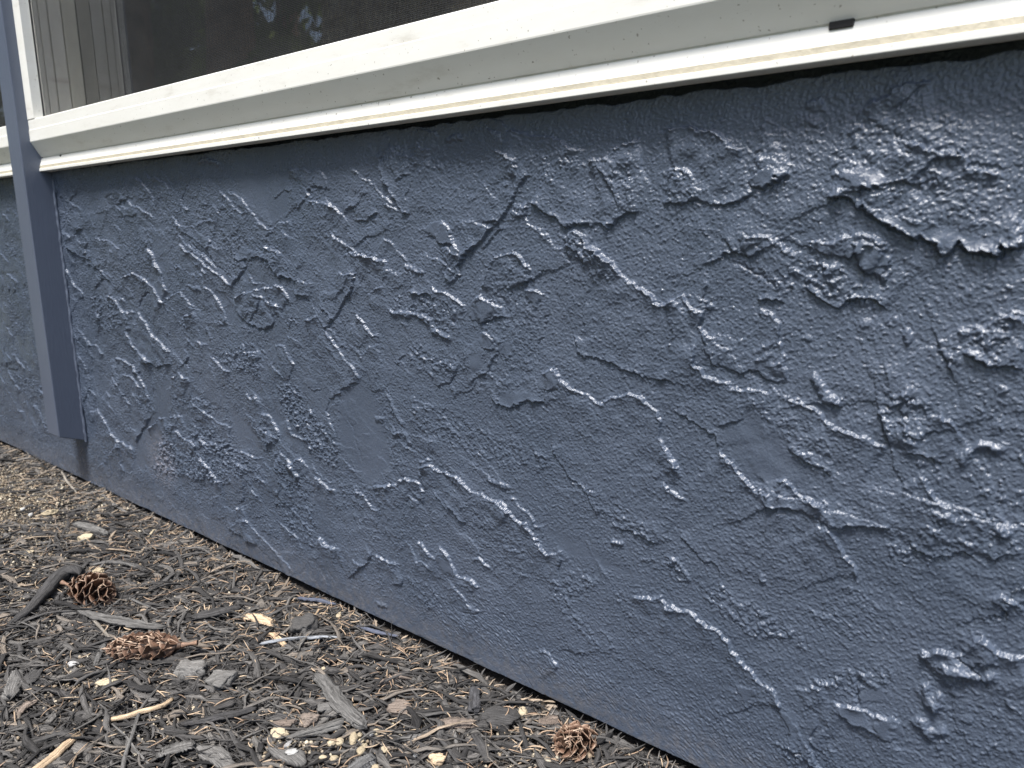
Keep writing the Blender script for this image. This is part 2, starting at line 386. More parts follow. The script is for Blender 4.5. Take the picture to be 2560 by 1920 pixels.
"K 2.8 -934 3729 -878 3684 -807 3641 -753 3688;"
"P 1.2 -946 3857 -808 3822 -759 3751 -809 3668 -879 3693 -937 3756;"
"Z 1.5 -927 3457 -772 3458 -711 3425 -780 3364 -892 3365;"
"L 2 -655 3356 -639 3320;"
"L 1.3 -1178 3302 -1163 3283;"
"L 2.5 -1110 3048 -1059 3003 -1035 2936 -969 2925;"
"K 1.8 -1041 2899 -967 2910;"
"Z 2.2 -724 3047 -658 3065 -573 3038 -553 2994 -474 3005 -444 2953 -472 2836 -516 2800 -582 2798 -625 2732 -671 2763 -710 2903;"
"K 2.5 -714 2854 -673 2743;"
"K 1.5 -715 2951 -639 2953 -603 3006 -562 3002;"
"K 1.5 -568 2829 -539 2786 -470 2817;"
"R 1.5 -586 2754 -513 2767;"
"B 2 -431 2899 -362 2910 -325 2851;"
"R 2.5 -332 2709 -286 2709 -189 2783 -105 2744;"
"K 2 -584 2652 -538 2690 -472 2683 -419 2645;"
"Z 1.5 -591 2640 -487 2670 -349 2583 -391 2526 -478 2585;"
"B 2.5 -476 2566 -434 2477 -381 2431 -317 2426;"
"B 2.6 -1669 2488 -1575 2415 -1492 2318 -1422 2254 -1358 2246 -1318 2278;"
"B 2.8 -1302 2348 -1222 2371 -1160 2346 -1115 2280 -1034 2256 -969 2282;"
"K 1.5 -1999 2720 -1876 2670 -1779 2594 -1708 2561 -1681 2486;"
"K 1.2 -1690 2632 -1627 2698 -1520 2737;"
"Z 1.4 -1602 2824 -1384 2898 -1257 2821 -1015 2704 -914 2619 -953 2424 -1063 2485 -1175 2537 -1306 2674 -1479 2755;"
"K 1.8 -1219 2593 -1144 2522 -1045 2499 -983 2449;"
"S 0 -1679 2645 -1499 2741 -1372 2728 -1219 2593 -1140 2469 -1083 2374 -1284 2374 -1426 2299 -1567 2462;"
"K 1.4 -475 3308 -424 3195;"
"K 4 -366 3291 -280 3255 -219 3227 -170 3236 -89 3215;"
"Z 2.2 -477 3334 -335 3417 -203 3521 -124 3509 -91 3232 -213 3236 -322 3295 -416 3196;"
"B 3 -234 3477 -188 3505 -119 3468;"
"N 2.4 -362 3121 -84 3173 -42 2828 -275 2878;"
"N 2.4 -286 2643 -37 2784 1 2466 -224 2429;"
"N 1.4 -608 3833 -154 3757 -129 3551 -458 3514;"
"B 1.6 -2082 2411 -2003 2330 -1926 2261;"
"B 1.6 -2071 2182 -1994 2138 -1881 2091;"
"Z 1.2 -1655 2249 -1507 2213 -1558 2154;"
"K 2.2 -1341 2160 -1250 2204 -1188 2197;"
"K 2 -1330 2157 -1280 2191 -1208 2186;"
"Z 1.8 -1330 2157 -1208 2186 -1214 2129 -1305 2106;"
"K 2.6 -997 2162 -892 2156 -782 2169 -667 2193 -605 2179;"
"B 2.6 -997 2162 -923 2083 -869 2011 -825 1937 -766 1901 -750 1830;"
"K 2.4 -499 2146 -427 2095 -306 2109 -180 2175;"
"K 2 -123 2143 -61 2190 29 2235;"
"Z 1.6 -631 2182 -465 2145 -385 2087 -460 2013 -603 1981;"
"Z 1.4 -475 2243 -302 2434 -3 2505 29 2235 -159 2191 -347 2117;"
"B 1.8 -419 2416 -331 2408;"
"B 1.8 -341 2362 -263 2366;"
"R 2.2 -141 2302 -34 2330;"
"B 1.8 -1104 2266 -1015 2255;"
"K 1.2 -1928 1828 -1837 1729 -1749 1680 -1653 1659 -1613 1573;"
"Z 2.5 -2044 1619 -1943 1623 -1852 1562 -1812 1499 -1909 1468 -2038 1493;"
"Z 2 -1761 1464 -1622 1533 -1455 1441 -1322 1449 -1145 1380 -996 1317 -1010 1241 -1200 1264 -1350 1221 -1509 1225 -1658 1348;"
"Z 1.4 -1104 1512 -977 1578 -833 1492 -847 1430 -1007 1453;"
"Z 1.3 -838 1759 -750 1830 -696 1739 -575 1693 -568 1630 -699 1672 -810 1657;"
"B 2.8 -2028 1275 -1950 1262 -1822 1228 -1696 1183 -1624 1183 -1526 1118 -1476 1074 -1402 1002 -1331 956 -1294 908 -1182 881 -1141 762;"
"P 0.8 -1436 811 -1323 833 -1308 789 -1406 721;"
"P 0.8 -1160 729 -1055 763 -1015 658 -1085 600;"
"B 1.5 -1049 950 -971 1019 -873 1049;"
"B 2.4 -946 1077 -874 1060 -796 1069;"
"Z 2.2 -936 1081 -714 1230 -627 1299 -519 1309 -478 1249 -594 1144 -685 1116 -823 1046;"
"G 1.5 -702 1201 -682 979;"
"B 2.4 -826 962 -747 961 -671 972 -596 971 -452 991;"
"K 1.4 -812 921 -709 861 -624 865 -547 843 -456 852;"
"P 0.8 -804 936 -652 969 -608 896 -661 860 -741 893;"
"P 0.8 -584 942 -451 980 -418 916 -473 843 -570 890;"
"P 0.6 -683 1094 -558 1148 -543 1086 -656 1013;"
"B 4 -402 1454 -318 1535 -238 1560 -203 1532 -136 1650 -93 1676 -20 1643 36 1614 77 1641;"
"R 3 -293 1454 -224 1429 -142 1420 -74 1448 -5 1517;"
"K 3 -269 1389 -178 1379 -113 1442;"
"K 2 -141 1483 -78 1549 -1 1549;"
"Z 2 -385 1364 -288 1413 -313 1328 -363 1318;"
"B 3.5 -57 1899 -20 1961 20 1935 68 1912;"
"Z 1.5 -23 1861 36 1862 38 1725 -7 1728;"
"K 1.8 -37 1857 3 1890;"
"R 3 -351 1290 -316 1196 -251 1138;"
"R 3 -256 1266 -265 1197 -276 1137;"
"R 3.4 -319 1063 -323 1017 -276 983 -213 1024 -201 1062;"
"Z 2.2 -1165 511 -1038 547 -957 461 -935 572 -761 681 -828 526 -921 406 -1080 399;"
"K 2.2 -1099 505 -947 466 -939 620 -863 582;"
"B 1.8 -887 497 -842 446;"
"L 1.5 -1349 1678 -1326 1662;"
"D 0.5 -1995 575 -1382 706 -1038 547 -822 456 -1961 -129;"
"D 0.5 -745 1766 -509 1651 -535 1468 -899 1353 -1214 1450 -1018 1587;"
"N 1.2 -221 1324 116 1516 182 972 -368 689;"
"K 2 -4188 1514 -4050 1437 -3954 1384;"
"B 2.5 -3580 1702 -3475 1639 -3388 1587 -3286 1555 -3218 1485 -3152 1417 -3069 1339 -2941 1390 -2909 1370;"
"Z 1.7 -2795 1817 -2477 1893 -2202 1832 -2017 1754 -2065 1690 -2332 1720 -2616 1766;"
"K 1.5 -2473 1763 -2333 1733 -2065 1690;"
"L 2.2 -2468 1605 -2384 1615;"
"Z 2 -2246 1588 -2098 1565 -2108 1497 -2216 1518;"
"Z 2.5 -2024 1625 -1921 1655 -1913 1493 -2018 1512;"
"B 2 -4579 1041 -4493 1032 -4410 955 -4284 942;"
"B 2.2 -4281 1074 -4180 1005 -4101 915 -4043 851 -3925 840 -3790 834;"
"P 0.8 -4305 953 -4161 946 -4103 849 -4246 822;"
"P 0.8 -3963 860 -3808 876 -3809 812 -3925 791;"
"B 1.6 -3863 1081 -3731 1072 -3657 1063;"
"B 1.8 -5170 720 -5050 720 -4839 720;"
"K 1.4 -5218 724 -5406 506 -5627 309;"
"K 1.4 -4967 479 -4826 506 -4798 602;"
"Z 1.2 -5208 475 -5060 521 -5116 378;"
"B 2 -6087 687 -5926 617 -5707 659;"
"Z 1.2 -4729 623 -4378 631 -4252 604 -4385 391 -4604 386;"
"D 0.7 -4601 456 -3772 760 -3229 664 -3315 258 -4180 173;"
"D 0.5 -3587 312 -2895 574 -2003 363 -1990 86 -2887 122;"
"Z 1.7 -3066 1107 -2814 1257 -2602 1252 -2555 1184 -2824 982 -2713 905 -2495 640 -2586 691 -2899 810;"
"B 2.4 -2314 1221 -2190 1234 -2047 1295 -2005 1243 -1915 1235;"
"Z 1.7 -2470 1252 -2384 1239 -2309 1100 -2230 854 -2305 992 -2409 1121;"
"Z 1.6 -2590 834 -2470 806 -2320 637 -2465 623;"
"Z 0.7 -4030 1505 -3653 1596 -3167 1325 -3166 1150 -3584 977 -3958 1148;"
"G 0.6 -4010 453 -3890 527 -3774 551;"
"L 1.6 -5177 166 -5077 200;"
"K 0.8 -4312 1437 -4488 1165 -4500 829 -4416 770;"
"Z 0.7 -5521 1073 -4566 1392 -4672 914 -5289 776;"
"S 0 -3153 1589 -2609 1525 -2183 1383 -2460 1365 -2910 1399;"
"B 2 -11609 1231 -11307 1315 -11118 1205 -10949 1031 -10709 948 -10268 905;"
"B 1.8 -10560 2180 -10304 2219 -9985 2149 -9831 2008 -9679 1868 -9626 1693;"
"B 1.4 -10308 1997 -10071 1979 -9820 1850;"
"B 1.4 -10732 1899 -10507 1784 -10349 1614 -10212 1575;"
"Z 1.2 -10804 1818 -10623 1721 -10694 1639;"
"B 2 -9718 2929 -9530 2769 -9424 2647 -9142 2564 -8918 2437;"
"K 1.8 -9827 2235 -9384 2216 -8905 2290;"
"G 2.2 -9708 2973 -9544 3111 -9313 3175;"
"B 1.5 -10082 3347 -9696 3424 -9444 3369 -9174 3234 -8998 3077;"
"B 1.4 -8998 3077 -8777 3171 -8533 3223 -8358 3132 -8223 3052;"
"B 1.4 -7960 3326 -7766 3221 -7617 3079 -7540 2915;"
"B 1.5 -9226 3786 -9027 3546 -8949 3325 -8850 3208;"
"B 1.6 -8466 3791 -8149 3699 -7820 3537 -7564 3434 -7376 3359;"
"G 0.8 -8306 3850 -7837 3648 -7367 3423;"
"K 1.8 -7092 3574 -7413 3330;"
"B 1.8 -7365 3204 -7065 3300 -6756 3341 -6574 3400 -6410 3339 -6336 3241;"
"K 1.8 -7429 3219 -7321 3060 -7082 2930 -6809 2897 -6647 3015;"
"K 2.4 -6535 3487 -6285 3470 -6208 3415;"
"K 1.4 -6715 3686 -6612 3569 -6505 3505;"
"Z 1.3 -6763 3288 -6352 3359 -6310 3226 -6202 2928 -6623 2964 -6838 3161;"
"K 1.2 -11730 3767 -11372 3653 -11040 3498 -10694 3439 -10178 3145;"
"B 1.4 -11832 3431 -11659 3244 -11321 3068 -11348 2971;"
"B 1.4 -10582 3092 -10303 3028 -10098 2883 -9812 2912;"
"Z 1.5 -11109 3055 -10286 3096 -10141 2701 -11062 2441 -11126 2794;"
"B 1 -11860 2171 -11616 2020 -11470 1735;"
"K 0.8 -11478 1709 -11803 1358;"
"B 1.2 -10114 2613 -9917 2450 -9713 2336 -9464 2251;"
"B 1.6 -7988 2489 -7789 2392 -7587 2356;"
"Z 1.4 -7988 2489 -7273 2693 -6759 2812 -6720 2636 -7002 2330 -7484 2368;"
"B 1.2 -7342 2668 -7188 2608 -6962 2648;"
"B 1.6 -8985 2088 -8764 2179 -8533 2143 -8508 2063;"
"Z 1.1 -9028 1866 -8455 1923 -7722 1904 -7612 1701 -8113 1702 -9058 1708;"
"B 1.1 -8506 1853 -8288 1780 -8006 1678 -7654 1654;"
"B 1.6 -9806 1273 -9449 1470 -9262 1533;"
"B 1.8 -9127 1565 -8786 1618;"
"Z 1.7 -9973 1150 -8929 1508 -8133 1574 -7517 1395 -7136 1248 -7871 887 -9072 739 -9983 669;"
"K 1.5 -9676 1457 -10011 1191 -10144 1024;"
"B 2 -8993 1387 -8718 1324 -8414 1248;"
"B 2 -8428 1397 -8171 1336;"
"Z 2 -6701 2275 -6457 2360 -6266 2278 -6194 2164 -5883 2000 -5667 1758 -5683 1544 -6056 1559 -6315 1785 -6611 2012;"
"B 1.8 -7019 1931 -6862 1936 -6751 1841 -6647 1689;"
"Z 1.2 -7127 1838 -6928 1907 -6642 1728 -6781 1570 -7091 1611;"
"B 1.4 -6559 1946 -6460 1778 -6262 1739;"
"B 2 -6692 1549 -6523 1449 -6331 1328;"
"B 1.5 -7517 1395 -7252 1365 -7055 1383;"
"B 1.8 -6100 1367 -5915 1298 -5755 1288;"
"Z 1.3 -7276 1179 -6788 1512 -6356 1370 -6081 1280 -6012 1110 -6390 1021 -7297 1013;"
"S 0 -9445 1921 -9027 2083 -9049 1754 -9739 718 -10338 596 -10121 1125 -9517 1573;"
"S 0 -7716 1945 -7206 1728 -6982 1456 -7512 1436;"
"S 0 -6856 2255 -6678 1946 -6235 1726 -6197 1531 -6762 1745;"
"B 1.2 -14244 3285 -13791 3138;"
"B 1.2 -14818 2410 -14379 2156;"
"B 1.4 -14441 1891 -14236 1738 -14061 1614;"
"B 1.4 -14840 1554 -14439 1187;"
"B 1.2 -13897 1057 -13725 937;"
"Z 1.2 -14852 1523 -13406 1466 -13414 1239 -14259 1064;"
"Z 1 -14126 3775 -13522 3675 -13670 3462 -14265 3612;"
"Z 1 -14507 2998 -13661 2328 -13608 2084 -14411 2268;"
"Z 0.8 -8801 3048 -8311 2758 -8360 2472 -8549 2494;"
"Z 0.5 -10893 3840 -8494 3849 -8603 3259 -9423 3265 -10553 3398;"
"L 1.2 -8487 2622 -8346 2554;"
"L 1.2 -8009 2802 -7952 2709;"
"K 1.4 -7955 317 -7603 258 -7330 226;"
"B 1 -7564 546 -7241 398 -6928 276 -6633 97;"
"Z 1.4 -6922 886 -6100 1061 -6092 837 -6147 536 -6590 512;"
"B 1.6 -6105 682 -5999 615 -5780 620;")
def seg_dist(px, py, P):
    best = None
    ln = 0; L = [0]
    for i in range(len(P) - 1): L.append(L[-1] + math.hypot(P[i + 1][0] - P[i][0], P[i + 1][1] - P[i][1]))
    for i in range(len(P) - 1):
        ax, ay = P[i]; bx, by = P[i + 1]; dx, dy = bx - ax, by - ay; q = dx * dx + dy * dy + 1e-9
        t = np.clip(((px - ax) * dx + (py - ay) * dy) / q, 0, 1)
        ex = px - ax - t * dx; ey = py - ay - t * dy; d = ex * ex + ey * ey
        cr = dx * (py - ay) - dy * (px - ax); s = L[i] + t * math.sqrt(q)
        if best is None: best, sg, al = d, cr, s
        else:
            k = d < best - 1e-6; best = np.where(k, d, best); sg = np.where(k, cr, sg); al = np.where(k, s, al)
    return np.sqrt(best), np.sign(sg), al, L[-1]
def in_poly(px, py, P):
    ins = np.zeros(px.shape, bool)
    for i in range(len(P)):
        ax, ay = P[i]; bx, by = P[i - 1]
        if ay == by: continue
        c = ((ay > py) != (by > py)) & (px < (bx - ax) * (py - ay) / (by - ay) + ax); ins ^= c
    return ins

XL, XR, ZB, ZT = -2700., 900., 0., 489.7
def columns():
    xs = [XR]
    while xs[-1] > XL: xs.append(xs[-1] - min(1.4 if xs[-1] > -1900 else 2.2, .42 + (.66 if xs[-1] < 0 else 2) * abs(xs[-1]) / 1000))
    return np.array(xs[::-1])
def stucco_mesh():
    gx = columns(); gz = np.arange(ZB, ZT + .1, .55)
    X, Z = np.meshgrid(gx, gz); X = X.astype(np.float32); Z = Z.astype(np.float32)
    n35, n12 = pn(X, Z, 4.2), pn(X, Z, 1.7, 9, 3, 1.1)
    WX = X + 1.5 * n35 + .7 * n12 + 3 * pn(X, Z, 16, 3, 1); WZ = Z + 1.5 * pn(X, Z, 4.0, 31, 7) + .7 * pn(X, Z, 1.7, 41, 5, 2) + 3 * pn(X, Z, 15, 8, 2)
    H = np.zeros_like(X); A = np.zeros_like(X); SM = np.zeros_like(X); DS = np.zeros_like(X); ND = np.zeros_like(X)
    recs = [r_.split() for r_ in TR.split(';') if r_.split()]
    rs = np.random.default_rng(21); short = []
    for s in recs:
        q = np.array(s[2:], float)
        if s[0] in 'BKRZL' and len(q) >= 4 and np.ptp(q[0::2]) < 750 and np.ptp(q[1::2]) < 600 and q[0::2].mean() < -2500: short.append(s)
    for _ in range(300):                                        # smaller marks between the big ones, in the same hand
        s = short[rs.integers(len(short))]; q = np.array(s[2:], float); x = -rs.uniform(2600, 18500)
        z = rs.uniform(350, 4500); f = rs.uniform(.45, .9); cx, cz = q[0::2].mean(), q[1::2].mean()
        q[0::2] = (q[0::2] - cx) * f + x; q[1::2] = (q[1::2] - cz) * f + z
        recs.append([s[0], str(float(s[1]) * rs.uniform(.3, .65))] + [str(v) for v in q])
    for _ in range(170):
        s = short[rs.integers(len(short))]; q = np.array(s[2:], float); x = -rs.uniform(3600, 11500)
        z = rs.uniform(450, 4500); f = rs.uniform(.35, .75); cx, cz = q[0::2].mean(), q[1::2].mean()
        q[0::2] = (q[0::2] - cx) * f + x; q[1::2] = (q[1::2] - cz) * f + z
        recs.append([s[0], str(float(s[1]) * rs.uniform(.35, .7))] + [str(v) for v in q])
    for _ in range(230):
        s = short[rs.integers(len(short))]; q = np.array(s[2:], float); x = rs.uniform(700, 9000) if rs.uniform() < .5 else -rs.uniform(17500, 27000)
        z = rs.uniform(450, 4500); f = rs.uniform(.6, 1.3); cx, cz = q[0::2].mean(), q[1::2].mean()
        q[0::2] = (q[0::2] - cx) * f + x; q[1::2] = (q[1::2] - cz) * f + z
        recs.append([s[0], str(float(s[1]) * rs.uniform(.5, .9))] + [str(v) for v in q])
    ntr = len([r_ for r_ in TR.split(';') if r_.split()]); HM = H; HC = np.zeros_like(H); AC = np.zeros_like(H); AM = A
    for ri, s in enumerate(recs):
        H, A = (HM, AM) if ri < ntr else (HC, AC)
        T, h = s[0], float(s[1]); q = [float(a) / 10 for a in s[2:]]
        if T == 'O': P = [(q[0], q[1])]
        else: P = list(zip(q[0::2], q[1::2]))
        xs = [p[0] for p in P]; zs = [p[1] for p in P]
        pad = 40 + 12 * h if T in 'BK' else 14
        i0, i1 = np.searchsorted(gx, (min(xs) - pad, max(xs) + pad)); j0, j1 = np.searchsorted(gz, (min(zs) - pad, max(zs) + pad))
        if i1 <= i0 or j1 <= j0: continue
        sl_ = (slice(j0, j1), slice(i0, i1)); px, py = WX[sl_], WZ[sl_]
        if T in 'BK':
            d, sg, al, L = seg_dist(px, py, P)
            nx = -(P[-1][1] - P[0][1]); ny = P[-1][0] - P[0][0]       # left-hand normal
            dot = nx * -.5 + ny * -1.
            if T == 'K': dot = -dot
            sd_ = d * sg * (1 if dot > 0 else -1)
            end = sst(-1, 5, al) * sst(-1, 5, L - al) if L > 14 else np.ones_like(al)
            vary = .75 + .45 * pn(X[sl_], Z[sl_], 13, h * 3.1, 4)
            FL = min(11 + 7 * h, 26)
            if T == 'B': pr = 1.25 * sst(-.45, .95, sd_) * np.exp(-np.maximum(sd_ - .8, 0) / FL) + .32 * np.exp(-((sd_ - 1.2) / .9) ** 2)
            else: pr = sst(-.45, .45, sd_) * np.exp(-np.maximum(sd_, 0) / FL) + .24 * np.exp(-((sd_ - 1.0) / .9) ** 2) - .38 * np.exp(-((sd_ + .8) / .75) ** 2)
            k = 1.5 * (h if h < 1.6 else 1.6 + (h - 1.6) * .5) * pr * np.clip(vary, .3, 1.3) * end * np.exp(-np.maximum(d - FL * 2.2, 0) / 4)
            H[sl_] += k * (1 - .3 * sst(-900, -100, X[sl_]))
            A[sl_] = np.maximum(A[sl_], .28 * h ** .5 * np.exp(-(d / 3.2) ** 2) * end)
        elif T in 'RG':
            d, sg, al, L = seg_dist(px, py, P); end = sst(-1, 4, al) * sst(-1, 4, L - al)
            wd = 1.1 + .55 * h if T == 'R' else .7 + .25 * h
            H[sl_] += (1 if T == 'R' else -1) * 1.15 * min(h, 2.4) * np.exp(-(d / wd) ** 2) * end
        elif T == 'L':
            d, sg, al, L = seg_dist(px, py, P); H[sl_] += .8 * h * sst(3.4, .6, d)
            A[sl_] = np.maximum(A[sl_], .5 * sst(5, 1, d))
        elif T == 'O':
            d = np.hypot(X[sl_] - P[0][0], Z[sl_] - P[0][1]); H[sl_] -= 2.6 * sst(3.4, 1.2, d); H[sl_] += .5 * np.exp(-((d - 3.6) / 1) ** 2)
        else:
            d, sg, al, L = seg_dist(px, py, P + [P[0]]); s_ = np.where(in_poly(px, py, P), d, -d)
            if T == 'P':
                mk = sst(-.4, .5, s_); H[sl_] += 1.05 * h * mk; SM[sl_] = np.maximum(SM[sl_], .93 * mk)
            elif T == 'S': SM[sl_] = np.maximum(SM[sl_], .8 * sst(-5, 6, s_))
            elif T == 'Z': A[sl_] = np.maximum(A[sl_], h * sst(-4, 4, s_))
            elif T == 'D': DS[sl_] = np.maximum(DS[sl_], h * sst(-8, 12, s_))
            elif T == 'N': ND[sl_] = np.maximum(ND[sl_], h * sst(-6, 10, s_))
    H, A = HM, AM; H += HC * (1 - .9 * SM); A = np.maximum(A, AC)
    # broad hand-trowelled waves and faint overlapping skim edges
    rt_ = sst(-1000, -150, X); lf = (pn(X, Z, 95, 1, 1) * 1.2 + pn(X, Z, 38, 5, 2) * .5) * (1 - .65 * rt_)
    sk = sst(-.03, .05, pn(WX, WZ, 46, 17, 3, .9)) * .55 + sst(-.01, .03, pn(WX, WZ, 29, 57, 23, .3)) * .4 + sst(.0, .04, pn(WX, WZ * 1.3, 19, 7, 43, 1.3)) * .2
    H += lf + sk * (1 - .85 * SM) * (1 - .55 * rt_)
    tt = pn(WX, WZ, 7.5, 3, 9, .2) + .6 * n35 + .4 * pn(X, Z, 2.3, 19, 9)
    cr = .55 * sst(-.05, .55, tt) + .45 * sst(-.1, .5, n35 + .6 * n12) + .28 * pn(X, Z, 1.9, 77, 3) + .14 * pn(X, Z, 1.15, 7, 13)
    rt0 = sst(-1000, -150, X)
    amb = .14 + .42 * sst(.0, .5, pn(X * .6, Z + .5 * X * 0, 24, 25, 61, -.7) + .4 * pn(X, Z, 9, 5, 61)) * (1 - .6 * rt0)          # a little crumb everywhere
    low = sst(-800, -650, X); low = low + (1 - low) * sst(6, 55, Z)
    SM = np.maximum(SM, .75 * (1 - low)); SM = np.maximum(SM, .72 * sst(38, 8, Z + 8 * pn(X, Z, 60, 3, 8)))
    SM = np.maximum(SM, .5 * sst(.15, .5, pn(X, Z, 58, 91, 4)) * sst(-300, -700, X))
    A = A * (.62 + .75 * np.clip(pn(X, Z, 11, 44, 8) + .35 * pn(X, Z, 5.2, 4, 8) + .5, 0, 1))
    H += cr * np.maximum(A, amb) * (1 - SM) * 1.12 * (1 - .42 * rt0)
    near = .85 + .4 * sst(-500, -1100, X)
    H += (1 - SM) * near * (.50 * sst(-.05, .75, pn(X, Z, 2.2, 3, 71)) + .16 * pn(X, Z, 3.4, 3, 7) + .42 * sst(-.05, .7, pn(X, Z, 1.4, 63, 1, 2.1))) + .03 * pn(X, Z, 3)
    st = pn(X * .45, Z * 1.5 + X * .9, 2.4, 4, 4, 0) + .6 * pn(X * .5, Z * 1.6 + X * .9, 1.3, 14, 4, 0)
    H += DS * .75 * st
    nb = sst(.32, .62, pn(WX, WZ, 5.6, 33, 33)) + .5 * sst(.35, .6, pn(X, Z, 3.1, 13, 83))
    H += ND * .6 * nb
    # edges: recess behind the window flange, lip at the foot
    H -= 28 * sst(481, 483.5, Z + 2.5 * rt0 + 1.6 * pn(X, Z, 14, 2, 2) + 1.2 * pn(X, Z, 45, 6, 2))
    H -= 3.5 * sst(2.2, 0, Z)
    co = np.stack([X, -H, Z], -1) / 1000
    bot = co[0:1].copy(); bot[..., 1] = .022; bot[..., 2] = .0006
    top = co[-1:].copy(); top[..., 1] = .034
    co = np.concatenate([bot, co, top], 0); nr, nc = co.shape[:2]
    idx = np.arange(nr * nc, dtype=np.int32).reshape(nr, nc)
    F = np.stack([idx[:-1, :-1], idx[:-1, 1:], idx[1:, 1:], idx[1:, :-1]], -1).reshape(-1, 4)
    V = co.reshape(-1, 3)
    # plain continuation of the wall outside the close-up
    ex = []; ef = []
    def bx(x0, x1, y0, y1, z0, z1):
        b0 = len(V) + 8 * (len(ef) // 6)
        ex.extend([(x0, y0, z0), (x1, y0, z0), (x1, y1, z0), (x0, y1, z0), (x0, y0, z1), (x1, y0, z1), (x1, y1, z1), (x0, y1, z1)])
        for f in ((3, 2, 1, 0), (4, 5, 6, 7), (0, 1, 5, 4), (1, 2, 6, 5), (2, 3, 7, 6), (3, 0, 4, 7)): ef.append([b0 + i for i in f])
    bx(-5, -2.7, .0, .14, 0, .4895); bx(.9, 2.6, .0, .14, 0, .4895)
    bx(-5, -3.02, .001, .14, .492, 2.7); bx(-1.2315, -1.1875, .001, .14, .492, 1.36); bx(.45, 2.6, .001, .14, .492, 2.7)
    bx(-3.018, .448, .002, .14, 1.362, 2.7)
    V = np.concatenate([V, np.array(ex, np.float32)]); F = np.concatenate([F, np.array(ef, np.int32)])
    return np_mesh('wall', V, F, mats=[M['paint']])

house = empty('house', (-1.2, 0, 0))
tag(house, 'house with dark slate blue trowelled stucco wall and white framed windows', 'house')
def part(o):
    o.parent = house; o.matrix_parent_inverse = Matrix.Translation((1.2, 0, 0)); return o
part(link('wall', stucco_mesh()))
bm = bmesh.new(); box(bm, -5, 2.6, .024, .13, -.25, -.001); part(bm_obj('foundation', bm, M['concrete']))
bm = bmesh.new(); box(bm, -5.3, 2.9, -.12, 4.2, 2.7, 2.78); box(bm, -5.25, 2.85, -.08, 4.1, 2.78, 3.4); part(bm_obj('roof', bm, M['concrete']))
bm = bmesh.new()
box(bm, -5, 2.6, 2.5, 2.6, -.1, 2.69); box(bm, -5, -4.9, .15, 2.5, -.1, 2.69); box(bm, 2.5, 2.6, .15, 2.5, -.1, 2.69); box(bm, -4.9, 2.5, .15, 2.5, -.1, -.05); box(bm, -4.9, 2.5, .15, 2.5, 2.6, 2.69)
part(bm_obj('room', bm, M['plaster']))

# corner batten, its foot cut on a slant, with a caulk bead
bm = bmesh.new()
x0, x1, yf = -1.2300, -1.1884, -.0388
prof = [(x0, x1)]
v = [bm.verts.new(p) for p in ((x0, yf, .0870), (x1, yf, .0870), (x1, .004, .0715), (x0, .004, .0715), (x0, yf, 2.69), (x1, yf, 2.69), (x1, .004, 2.69), (x0, .004, 2.69))]
for f in ((3, 2, 1, 0), (4, 5, 6, 7), (0, 1, 5, 4), (1, 2, 6, 5), (2, 3, 7, 6), (3, 0, 4, 7)): bm.faces.new([v[i] for i in f])
bat = part(bm_obj('batten', bm, M['trim'], bevel=.0016, seg=3)); bat['label'] = 'slim square batten painted slate blue beside the window'
def tube_mesh(name, pts, rad, m, ring=8, uvs=True, tint=.5, seed=0):
    pts = np.array(pts, float); n_ = len(pts); rad = np.broadcast_to(np.array(rad, float), (n_,))
    T = np.gradient(pts, axis=0); T /= np.linalg.norm(T, axis=1, keepdims=True) + 1e-12
    up = np.array([0, 0, 1.]) if abs(T[n_ // 2][2]) < .8 else np.array([0, 1., 0])
    S = np.cross(T, up); S /= np.linalg.norm(S, axis=1, keepdims=True) + 1e-9; U = np.cross(S, T)
    a = np.arange(ring) / ring * 2 * np.pi
    co = pts[:, None] + rad[:, None, None] * (np.cos(a)[None, :, None] * S[:, None] + np.sin(a)[None, :, None] * U[:, None])
    return co
def grid_faces(n_, ring, base=0, close=True):
    i = np.arange(n_ - 1)[:, None]; j = np.arange(ring)[None]; jn = (j + 1) % ring
    return (base + np.stack([i * ring + j, i * ring + jn, (i + 1) * ring + jn, (i + 1) * ring + j], -1)).reshape(-1, 4)
zz = np.linspace(.072, .47, 160)
pp = np.stack([np.full_like(zz, x1 + .0012) + .0009 * pn(zz * 1000, zz * 0, 13) + .0010 * pn(zz * 1000, zz * 0, 37, 5), -.0022 + .001 * pn(zz * 1000, zz * 0, 9, 3), zz], -1)
co = tube_mesh('c', pp, .0022, None)
part(link('caulk_bead', np_mesh('caulk_bead', co.reshape(-1, 3), grid_faces(160, 8), mats=[M['trim']])), )
# ------------------------------------------------------------------ windows
def glass_mat():
    m, n, b = mat('window_glass'); n.nodes.remove(b)
    o = n.nodes['Material Output']; tr = nd(n, 'ShaderNodeBsdfTransparent'); tr.inputs[0].default_value = (.78, .82, .80, 1)
    gl = nd(n, 'ShaderNodeBsdfGlossy'); gl.inputs['Roughness'].default_value = .0
    fr = nd(n, 'ShaderNodeFresnel'); fr.inputs[0].default_value = 1.52
    mx = nd(n, 'ShaderNodeMixShader'); k = math_(n, 'MULTIPLY', fr.outputs[0], 4.6)
    n.links.new(k, mx.inputs[0]); n.links.new(tr.outputs[0], mx.inputs[1]); n.links.new(gl.outputs[0], mx.inputs[2]); n.links.new(mx.outputs[0], o.inputs[0])
    return m
M['glass'] = glass_mat(); M['wire'] = flat('screen_wire', (.035, .035, .036), .4)
M['blind'] = flat('vertical_blind', (.45, .45, .44), .6, .05, 20)
